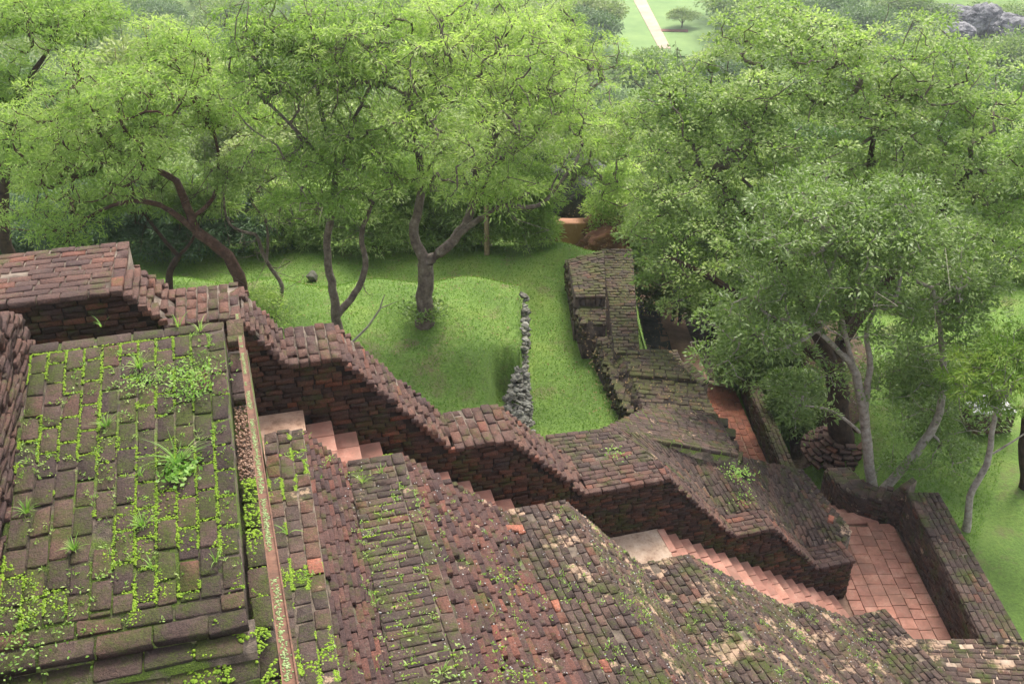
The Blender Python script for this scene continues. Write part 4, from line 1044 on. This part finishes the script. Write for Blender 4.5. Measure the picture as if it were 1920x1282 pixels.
def in_clear(x, y):
    p = project(np.array([x, y, float(gz(x, y))]))
    q = project(np.array([x, y, float(gz(x, y)) + 7]))
    if 1135 + p[1] * .6 < p[0] < 1335 - max(0, p[1]) * .4 and -90 < p[1] < 88: return True
    q2 = project(np.array([x, y, float(gz(x, y)) + (11 if y > 118 else 8)]))
    if 1150 < p[0] < 1310 and p[1] > 60 and q2[1] < 88: return True
    if 1720 < p[0] < 1960 and (-20 < p[1] < 80 or (q[1] < 56 and y < 182)): return True
    return False
y = 33.5
while y < 118:
    step = 5.4 + (y - 33) * .062; half = y * .56 + 7; x = -half + random.uniform(0, 3)
    while x < half:
        xx = x + random.uniform(-1.3, 1.3); yy = y + random.uniform(-1.3, 1.3)
        if not in_clear(xx, yy) and not (abs(xx - 3.0) < 3.4 and yy < 39):
            key = random.choices(('far_a', 'far_b', 'far_c'), (.5, .25, .25))[0]
            far_tree(xx, yy, MIDM, key, f'{KL[key]} tree {side(xx, yy)} on the wooded slope', f'{KL[key]} trees {side(xx, yy)} on the wooded slope', (.72 if yy < 45 else 1.0) * random.uniform(.85, 1.3) * (1 + (yy - 33) * .007)); cnt += 1
        x += step
    y += step * .95
c2_ = 0
y = 120.0
while y < 300 and c2_ < 300:
    step = 13.0 + (y - 120) * .045; half = y * .56 + 10; x = -half + random.uniform(0, 6)
    while x < half:
        xx = x + random.uniform(-3, 3); yy = y + random.uniform(-3, 3)
        if not in_clear(xx, yy):
            key = random.choices(('far_a', 'far_b', 'far_c'), (.45, .25, .3))[0]
            far_tree(xx, yy, FARM, key, f'{KL[key]} tree {side(xx, yy)} of the plain forest', f'{KL[key]} trees {side(xx, yy)} in the plain forest', random.uniform(1.05, 1.5)); c2_ += 1
        x += step
    y += step * .9
print('mid', cnt, 'far', c2_)
# far garden lawn with the straight sandy path
def flat_poly(name, pts, z, m, kind='structure'):
    V = [np.array([p[0], p[1], z]) for p in pts]; me = np_mesh(name, V, [list(range(len(pts)))]); return tag(link_mesh(name, me, m), kind=kind)
zc = float(gz(*pz(1215, 30)))+.4
def pg(px, py): return atz(px, py, zc)
def slab_poly(name, pts, z, m):
    V = [np.array([p[0], p[1], z]) for p in pts] + [np.array([p[0], p[1], z - 1.5]) for p in pts]; n = len(pts)
    me = bpy.data.meshes.new(name); me.from_pydata([list(v) for v in V], [], [list(range(n)), list(range(2 * n - 1, n - 1, -1))] + [[i, n + i, n + (i + 1) % n, (i + 1) % n] for i in range(n)]); return tag(link_mesh(name, me, m), kind='structure')
slab_poly('far_lawn', [pg(1130, -60), pg(1330, -60), pg(1345, 105), pg(1130, 105)], zc, M['far_lawn'])
slab_poly('far_path', [pg(1166, -40), pg(1190, -40), pg(1258, 92), pg(1236, 92)], zc + .08, M['sand_path'])
slab_poly('far_side_path', [pg(1240, 56), pg(1290, 57), pg(1290, 61), pg(1240, 60)], zc + .14, M['earth'])
far_tree(*pg(1278, 52)[:2], FARM, 'far_a', 'round tree standing alone on the far garden lawn beside the sandy path', None, .62)
# boulders top right
for i, (px, py, Yb, r) in enumerate(((1845, 40, 185, (3.6, 3.4, 3.0)), (1902, 50, 180, (3.6, 3.4, 2.0)), (1775, 30, 200, (7, 4.5, 1.9)), (1800, 62, 176, (2.6, 2.5, 1.5)))):
    rock('boulder', atY(px, py, Yb), r, M['boulder'], ['tallest streaked grey boulder of the outcrop, top right', 'rounded boulder at the right end of the outcrop', 'long low boulder at the left of the outcrop', 'smaller boulder in front of the grey outcrop'][i], 'boulder', 'boulders of the far outcrop', i * 7 + 2, 5, .25)

# ------------------------------------------------------------------ grass, moss, weeds
def blades(n, region, hgt, wid, m, name):
    P = []
    while len(P) < n:
        x, y = region(); P.append((x, y))
    P = np.array(P); z = gz(P[:, 0], P[:, 1]); B_ = np.column_stack([P, z])
    Dv = RNG.normal(size=(n, 3)) * .55; Dv[:, 2] = 1; Dv /= np.linalg.norm(Dv, axis=1, keepdims=True)
    V, F, r = leaf_cards(B_, Dv, hgt * RNG.uniform(.5, 1.3, n), np.full(n, wid), RNG.uniform(0, 1, n))
    return tag(link_mesh(name, np_mesh(name, V, F, rnd=r), m), 'short trampled green grass covering the lawns', 'grass', kind='stuff')
def reg():
    while True:
        y = random.uniform(14.5, 33); x = random.uniform(-.58 * y, .62 * y)
        if x < 3.6 or x > 7.4: return x, y
blades(170000, reg, .058, .022, M['grass'], 'grass')
# weeds growing round the thick trunk
def cluster_plant(name, label, cat, base, n, h, L, W, m, upv=1.0, rad_=.15, group=None, axis=None):
    Pn = RNG.normal(size=(n, 3)) * rad_ * np.array([1, 1, .15]); Dv = RNG.normal(size=(n, 3)); Dv[:, 2] = np.abs(Dv[:, 2]) * upv + .2; Dv /= np.linalg.norm(Dv, axis=1, keepdims=True)
    Pn[:, 2] = np.abs(Pn[:, 2]) + RNG.uniform(0, h, n)
    V, F, r = leaf_cards(Pn, Dv, L * RNG.uniform(.6, 1.3, n), np.full(n, W), RNG.uniform(0, 1, n))
    o = link_mesh(name, np_mesh(name, V, F, rnd=r), m); o.location = Vector(base); tag(o, label, cat, group); return o
for k in range(7):
    a = k * .9; cluster_plant('weed_clump', 'dark weeds growing up round the foot of the thick trunk', 'weeds', g3 + np.array([math.cos(a) * .38, math.sin(a) * .38, .25]), 90, .25, .12, .05, M['leaf_dark'], 1, .14, 'weeds round the thick trunk')
# grass tufts: arching blades
def tuft(base, n, L, w, label, m='weed', group='grass tufts rooted in the brickwork'):
    V, F, R = [], [], []
    for i in range(n):
        a = random.uniform(0, 6.28); l = L * random.uniform(.5, 1.15); lean = random.uniform(.25, 1.1); d = np.array([math.cos(a), math.sin(a), 0]); sd_ = np.array([-d[1], d[0], 0]); k = len(V); rr = random.random()
        for j in range(5):
            t_ = j / 4; p = d * l * lean * t_ * (.6 + .4 * t_) + Z * l * (t_ - .55 * lean * t_ * t_) + d * .02; ww = w * (1 - t_) * .5 + .0008
            V += [p + sd_ * ww, p - sd_ * ww]; R += [rr, rr]
            if j: F.append([k + 2 * j - 2, k + 2 * j - 1, k + 2 * j + 1, k + 2 * j])
    o = link_mesh('grass_tuft', np_mesh('tuft', V, F, rnd=R), M[m]); o.location = Vector(base); tag(o, label, 'grass tuft', group); return o
def on_p0(px, py):
    r = ray(px, py); o = np.array([0, 0, CZ])
    # plane z = 8.86 + sh0*(11.3-n)
    t_ = (8.86 + sh0 * 11.3 - CZ) / (r[2] + sh0 * (r @ N)); return o + r * t_
def on_near(px, py):
    r = ray(px, py); o = np.array([0, 0, CZ]); t_ = .002
    while t_ < .02:
        p = o + r * t_; s_, n_ = p @ D, p @ N
        if n_ > 0 and p[2] < lerp_profile(NEAR.p, s_) + SH * (NI - n_): return p
        t_ *= 1.002
    return o + r * t_
for px, py, n, L, lab in ((335, 868, 26, .42, 'tall arching grass tuft above the leafy plant on the mossy block'), (262, 690, 40, .22, 'dense fine grass clump near the far edge of the mossy block'), (200, 800, 30, .16, 'dry pale tuft left of centre on the mossy block'),
                          (268, 985, 40, .18, 'wide dry grass clump low on the mossy block'), (405, 1050, 12, .16, 'small star-shaped grass tuft near the right edge of the mossy block'), (285, 1062, 10, .14, 'small dark tuft beside the star-shaped one'),
                          (262, 895, 10, .12, 'tiny tuft in the middle of the mossy block'), (335, 612, 10, .22, 'upright grass blades on the far edge of the mossy block'), (375, 620, 14, .2, 'dry blades leaning over the far edge of the mossy block'),
                          (140, 1030, 40, .15, 'grass patch at the left of the mossy block'), (50, 960, 30, .16, 'grass below the rough wall end'), (310, 700, 10, .12, 'thin blades beside the pale patch on the mossy block'), (192, 612, 5, .18, 'single flowering stalk at the far edge of the mossy block')):
    tuft(on_p0(px, py), n, L, .012, lab)
for px, py, n, L, lab in ((680, 905, 22, .16, 'light tuft on the upper flat of the near wall'), (715, 888, 12, .14, 'dry little tuft beside the light one on the near wall'), (930, 1150, 8, .18, 'upright blades among the stepped bricks of the near wall'), (540, 1000, 8, .2, 'long blades beside the rusty channel'),
                          (470, 1010, 10, .14, 'blades on the narrow ledge left of the rusty channel'), (1465, 1262, 26, .14, 'bright tuft near the bottom edge of the near wall'), (1500, 1200, 10, .12, 'small tuft on the sandy lower part of the near wall'), (1330, 1210, 12, .1, 'low tuft beside a sandy patch'), (830, 1260, 14, .12, 'tuft at the bottom edge of the near wall'), (700, 1130, 10, .1, 'little tuft between the flat bricks of the near wall')):
    tuft(on_near(px, py) + Z * .01, n, L, .011, lab)
def leafy(base, n, L, W, label, rad_=.1, m='weed'):
    return cluster_plant('leafy_weed', label, 'weed', base, n, .05, L, W, M[m], .7, rad_, 'leafy weeds rooted in the brickwork')
leafy(on_p0(337, 885), 200, .07, .045, 'bright green broad-leaved plant on the mossy block', .12)
leafy(on_p0(362, 705), 420, .05, .022, 'large feathery weed patch near the right side of the mossy block', .2)
leafy(on_p0(360, 740), 200, .05, .022, 'lower half of the feathery weed patch on the mossy block', .14)
leafy(on_p0(262, 720), 200, .045, .02, 'pale weed at the foot of the fine grass clump', .12)
leafy(on_p0(30, 1220), 260, .038, .022, 'thick weeds in the bottom left corner', .25)
leafy(on_p0(60, 1150), 200, .032, .02, 'weeds and moss on the lower left of the mossy block', .28)
leafy(on_near(1190, 790) if False else atz(1385, 890, 2.75), 200, .06, .03, 'bright weed in a broken spot of the sloping platform, upper of two', .16)
leafy(atz(1382, 930, 2.4), 130, .06, .03, 'bright weed in a broken spot of the sloping platform, lower of two', .15)
leafy(atz(1150, 850, 3.98), 60, .05, .03, 'small weed on the flat part of the platform', .1)
leafy(on_near(860, 1265), 120, .05, .025, 'spreading weed at the bottom edge of the near wall', .25)
# bright moss cushions filling the joints
V0 = np.array([(1, 0, 0), (-1, 0, 0), (0, 1, 0), (0, -1, 0), (0, 0, 1), (.6, .6, .5), (-.6, .6, .5), (.6, -.6, .5), (-.6, -.6, .5)], float)
F0 = [(0, 2, 5), (2, 1, 6), (1, 3, 8), (3, 0, 7), (5, 2, 6), (6, 1, 8), (8, 3, 7), (7, 0, 5), (4, 5, 6), (4, 6, 8), (4, 8, 7), (4, 7, 5)]
from mathutils import noise as mnoise
def moss_pts(name, pts, m, label):
    V, F, R = [], [], []
    for c, r in pts:
        k = len(V); e = r * np.array([random.uniform(.7, 1.3), random.uniform(.7, 1.3), random.uniform(.5, .9)])
        V.append(V0 * e * RNG.uniform(.75, 1.25, (9, 1)) + c); F.append(np.array(F0) + 9 * (len(V) - 1)); R.append(np.full(9, random.random()))
    return tag(link_mesh(name, np_mesh(name, np.concatenate(V), np.concatenate(F), rnd=np.concatenate(R)), m), label, 'moss', kind='stuff')
pts = []
def mossy(p, th): return mnoise.noise(Vector(p) * 1.3) + .5 * mnoise.noise(Vector(p) * 4.1) > th
for (s0, n, a) in JN:
    for i in range(170):
        if random.random() < .72: s_, n_ = s0 + random.gauss(0, .010), random.uniform(a, n)
        else: s_, n_ = s0 + random.uniform(0, cw), n + random.gauss(0, .010)
        p = P0(s_, n_); low = (9.6 - n_) * .07 - (s_ + 1.6) * .04
        if mossy(p, .03 - low) and random.random() < .35 + .65 * (mnoise.noise(Vector(p) * 9) > -.1): pts.append((p - Z * .008, random.uniform(.004, .0135)))
for i in range(17000):                     # spreading cushions towards the lower left
    n_ = random.uniform(7.0, 9.6); s_ = random.uniform(-2.95, -.7); p = P0(s_, n_)
    if random.random() < (9.9 - n_) / 3 * (1 - (s_ + 2.95) / 2.8) * 1.2 and mossy(p, -.05) and mnoise.noise(Vector(p) * 7) > -.05: pts.append((p - Z * .003, random.uniform(.004, .015)))
for k, (nn, dz) in enumerate(((6.86, -.13), (6.66, -.24), (6.42, -.33), (6.16, -.42), (5.9, -.5), (5.62, -.6))):
    for i in range(700):
        p = P0(random.uniform(-3.6, -.6), nn + random.uniform(.02, .2), dz)
        if mossy(p, 0): pts.append((p, random.uniform(.008, .022)))
for i in range(800):
    p = P0(random.uniform(-.64, -.46), random.uniform(6.3, 9.0), -.24)
    if mossy(p, -.1): pts.append((p, random.uniform(.008, .02)))
def nearP(s, n): return SN(s, n, lerp_profile(NEAR.p, s) + SH * (NI - n))
for col in range(4):
    s0 = -.40 + col * BW
    for i in range(2600):
        n_ = random.uniform(6.2, 11.2); p = nearP(s0 + random.gauss(0, .014), n_)
        if mossy(p, -.15) and mnoise.noise(Vector(p) * 8) > -.12: pts.append((p - Z * .006, random.uniform(.004, .013)))
for i in range(3500):
    p = nearP(random.uniform(-.4, .1), random.uniform(6.2, 10.8))
    if mossy(p, .12): pts.append((p, random.uniform(.006, .016)))
rw = (NI - 4.6) / round((NI - 4.6) / BW)
for j in range(34):
    for i in range(60):
        s_ = random.uniform(.62, 1.3); p = nearP(s_, NI - j * rw + random.gauss(0, .006))
        if mossy(p, .02): pts.append((p - Z * .008, random.uniform(.006, .014)))
for i in range(3500):
    s_ = random.uniform(1.3, 8.5); n_ = random.uniform(6.5, 9.5); p = nearP(s_, n_)
    if mossy(p, .32): pts.append((p - Z * .015, random.uniform(.007, .018)))
moss_pts('moss', pts, M['moss'], 'bright yellow-green moss cushions in the brick joints')
V, F, Rr_ = [], [], []
sp = []
while len(sp) < 800:
    s_, n_ = random.uniform(-.4, 10), random.uniform(6.2, 11.2); p = nearP(s_, n_)
    if mossy(p, .05): sp.append(p)
for i in range(500):
    p = P0(random.uniform(-2.9, -.7), random.uniform(7.2, 11.1))
    if mossy(p * 1.3, .0): sp.append(p)
C_ = np.repeat(np.array(sp), 7, 0) + RNG.normal(size=(len(sp) * 7, 3)) * np.array([.018, .018, .004]); Dv = RNG.normal(size=C_.shape); Dv[:, 2] = np.abs(Dv[:, 2]) + .3; Dv /= np.linalg.norm(Dv, axis=1, keepdims=True)
V, F, r_ = leaf_cards(C_, Dv, .035 * RNG.uniform(.5, 1.6, len(C_)), .014 * RNG.uniform(.6, 1.4, len(C_)), RNG.uniform(0, 1, len(C_)))
tag(link_mesh('seedlings', np_mesh('seedlings', V, F, rnd=r_), M['weed']), 'tiny seedlings sprouting all over the near brickwork', 'seedlings', kind='stuff')
def litter(name, n, region, m, label, size=(.02, .06)):
    C_ = np.array([region() for _ in range(n)]); Dv = RNG.normal(size=C_.shape); Dv[:, 2] *= .25; Dv /= np.linalg.norm(Dv, axis=1, keepdims=True)
    V, F, r_ = leaf_cards(C_, Dv, RNG.uniform(size[0], size[1], n), RNG.uniform(size[0], size[1], n) * .5, RNG.uniform(0, 1, n))
    return tag(link_mesh(name, np_mesh(name, V, F, rnd=r_), m), label, 'litter', kind='stuff')
M['dry_leaf'] = simple('dry_leaf', [(.3, (.12, .07, .03)), (.7, (.34, .24, .11))], 30)
def r1():
    x, y = random.uniform(6.2, 8.55), random.uniform(13.0, 16.8)
    if random.random() < .7: x = 8.58 - abs(random.gauss(0, .12))
    return (x, y, .012)
litter('leaf_litter', 260, r1, M['dry_leaf'], 'dry leaves and crumbs scattered on the courtyard tiles', (.01, .035))
def r2():
    y = random.uniform(20, 29.5); x = random.gauss(0, 3.5) - .5
    return (x, y, float(gz(x, y)) + .05)
litter('fallen_leaves', 1500, r2, M['dry_leaf'], 'brown fallen leaves scattered over the lawn', (.03, .08))
def r3():
    y = random.uniform(17, 30); x = random.uniform(1.7, 4.4); return (x, y, 2.16)
litter('ruin_litter', 1400, r3, M['dry_leaf'], 'fallen leaves on the ruined wall', (.03, .07))
# small pale lichen leaves and grit on the walls
V, F = [], []
for i in range(900):
    s_, n_ = random.uniform(.5, 9.5), random.uniform(6.5, 11.2); p = nearP(s_, n_); k = len(V); r = random.uniform(.005, .014)
    for d_ in ((1, 0, 0), (-1, 0, 0), (0, 1, 0), (0, -1, 0), (0, 0, 1), (0, 0, -1)): V.append(p + np.array(d_) * r)
    for f in ((0, 2, 4), (2, 1, 4), (1, 3, 4), (3, 0, 4), (2, 0, 5), (1, 2, 5), (3, 1, 5), (0, 3, 5)): F.append([k + a for a in f])
tag(link_mesh('grit', np_mesh('grit', V, F), M['white_stone']), 'scattered pale grit on the near wall', 'grit', kind='stuff')
def loose_brick(px, py, z, label, rz=.4):
    o = bpy.data.objects.new('loose_brick', brick_mesh(3, M['red_brick'])); COL.objects.link(o); o.location = Vector(atz(px, py, z)); o.scale = (.20, .11, .08); o.rotation_euler = (.1, .2, rz); tag(o, label, 'brick', 'loose bricks')
loose_brick(1558, 973, 1.45, 'loose bright red brick fragment lying near the tip of the platform', 1.2)
loose_brick(958, 992, 5.15, 'loose orange-red brick fragment perched on the near wall', .3)

# rusty iron channel running up past the viewer
t = thing('iron_channel', SN(-.55, 12.5, 8.1), 'long rusty iron channel with lichen, running from the far wall up towards the viewer', 'iron channel')
a_ = SN(-.56, 12.6, 8.22); r = ray(546, 1290); b_ = np.array([0, 0, CZ]) + r * .00232; dirv = nrm(b_ - a_); b_ = b_ + dirv * 1.2
sdv = nrm(np.cross(dirv, Z)); upv = np.cross(sdv, dirv); Lc = np.linalg.norm(b_ - a_); mid = (a_ + b_) / 2
bevel_box('web', mid, dirv, sdv, upv, (Lc, .062, .008), M['rust'], t, 0, 0)
bevel_box('flange', mid + sdv * .031 + upv * .008, dirv, sdv, upv, (Lc, .008, .024), M['rust'], t, 0, 0)
bevel_box('flange', mid - sdv * .031 + upv * .008, dirv, sdv, upv, (Lc, .008, .024), M['rust'], t, 0, 0)
V, F, R = [], [], []
for i in range(2600):
    f = random.random(); sd_ = random.gauss(-.008, .010); p = a_ + (b_ - a_) * f + sdv * max(-.027, min(.027, -sd_)) + upv * .006
    if mnoise.noise(Vector(p) * 3) < -.1: continue
    k = len(V); e = random.uniform(.003, .008); V.append(V0 * np.array([e, e, e * .6]) + p); F.append(np.array(F0) + 9 * (len(V) - 1)); R.append(np.full(9, random.random()))
o = link_mesh('lichen', np_mesh('lichen', np.concatenate(V), np.concatenate(F), rnd=np.concatenate(R)), M['lichen'], t); tag(o, kind='stuff')

# ------------------------------------------------------------------ people on the sunken path
def person(px, py, label, shirt, trousers, face_dir, skin=(.22, .12, .075)):
    g = ground_pt(px, py); g[2] = float(gz(g[0], g[1])) + .06
    t = thing('person', g, label, 'person', None, face_dir)
    J = {'pel': (0, 0, .92), 'sp': (0, -.01, 1.12), 'ch': (0, -.02, 1.33), 'nk': (0, 0, 1.47), 'hd': (0, .03, 1.60), 'top': (0, .02, 1.70),
         'hl': (.09, 0, .88), 'kl': (.10, .03, .49), 'al': (.10, -.01, .09), 'fl': (.11, .15, .04), 'hr': (-.09, 0, .88), 'kr': (-.10, .10, .50), 'ar': (-.10, .10, .09), 'fr': (-.11, .26, .04),
         'sl': (.18, 0, 1.40), 'el': (.23, -.02, 1.13), 'wl': (.23, .10, .90), 'pl': (.23, .14, .83), 'sr': (-.18, 0, 1.40), 'er': (-.23, 0, 1.13), 'wr': (-.21, .15, .95), 'pr': (-.20, .20, .89)}
    Rr = {'pel': .13, 'sp': .12, 'ch': .14, 'nk': .055, 'hd': .095, 'top': .07, 'hl': .09, 'kl': .06, 'al': .04, 'fl': .035, 'hr': .09, 'kr': .06, 'ar': .04, 'fr': .035, 'sl': .06, 'el': .042, 'wl': .028, 'pl': .03, 'sr': .06, 'er': .042, 'wr': .028, 'pr': .03}
    E = [('pel', 'sp'), ('sp', 'ch'), ('ch', 'nk'), ('nk', 'hd'), ('hd', 'top'), ('pel', 'hl'), ('hl', 'kl'), ('kl', 'al'), ('al', 'fl'), ('pel', 'hr'), ('hr', 'kr'), ('kr', 'ar'), ('ar', 'fr'), ('ch', 'sl'), ('sl', 'el'), ('el', 'wl'), ('wl', 'pl'), ('ch', 'sr'), ('sr', 'er'), ('er', 'wr'), ('wr', 'pr')]
    ks = list(J); V = [J[k] for k in ks]; EE = [(ks.index(a), ks.index(b)) for a, b in E]; rs = [Rr[k] * (1.2 if k[0] in 'hka' and k != 'hd' else 1.05) for k in ks]
    for sgn, w in ((1, 'pl'), (-1, 'pr')):              # five fingers
        wi = ks.index(w); b0_ = J[w]
        for f_ in range(5):
            off = (-.026 + f_ * .013) if f_ < 4 else .03
            V.append((b0_[0] + off * .5, b0_[1] + .05 if f_ < 4 else b0_[1] + .02, b0_[2] - (.05 if f_ < 4 else .02))); rs.append(.009); EE.append((wi, len(V) - 1))
    me = bpy.data.meshes.new('body'); me.from_pydata(V, EE, []); o = bpy.data.objects.new('body', me); COL.objects.link(o); o.parent = t
    md = o.modifiers.new('skin', 'SKIN'); 
    for i, sv in enumerate(me.skin_vertices[0].data): sv.radius = (rs[i], rs[i]); sv.use_root = (i == 0)
    ss_ = o.modifiers.new('sub', 'SUBSURF'); ss_.levels = 2; ss_.render_levels = 2
    m, n, l, b = mat('clothing_and_skin'); tc = n.new('ShaderNodeTexCoord'); sx = n.new('ShaderNodeSeparateXYZ'); l.new(tc.outputs['Object'], sx.inputs[0])
    rp = n.new('ShaderNodeValToRGB'); rp.color_ramp.interpolation = 'CONSTANT'; e = rp.color_ramp.elements; e[0].color = (.03, .03, .035, 1); e[1].position = .04; e[1].color = (*trousers, 1)
    for ps, c in ((.52, shirt), (.82, skin), (.925, (.02, .015, .012))): q_ = e.new(ps); q_.color = (*c, 1)
    l.new(math_n(n, l, 'MULTIPLY', sx.outputs['Z'], .56), rp.inputs[0]); l.new(rp.outputs[0], b.inputs['Base Color']); b.inputs['Roughness'].default_value = .85
    me.materials.append(m); return t
person(1240, 580, 'person in a dark blue top walking on the sunken path under the big tree', (.08, .11, .25), (.03, .03, .04), 2.9)
person(1268, 612, 'person in dark trousers at the right side of the sunken path', (.30, .32, .36), (.03, .04, .07), .2)

# ------------------------------------------------------------------ thin haze over the forest
bm = bmesh.new(); bmesh.ops.create_cube(bm, size=1)
for v in bm.verts: v.co = Vector((v.co.x * 3200, 1240 + v.co.y * 2700, -13 + v.co.z * 64))
me = bm_mesh('haze', bm); hz = bpy.data.materials.new('haze'); hz.use_nodes = True; hn = hz.node_tree.nodes; hn.clear()
ho = hn.new('ShaderNodeOutputMaterial'); pv = hn.new('ShaderNodeVolumePrincipled'); pv.inputs['Color'].default_value = (.9, .95, 1, 1); pv.inputs['Density'].default_value = .00042; pv.inputs['Anisotropy'].default_value = .2
hz.node_tree.links.new(pv.outputs[0], ho.inputs['Volume']); tag(link_mesh('haze', me, hz), kind='stuff')
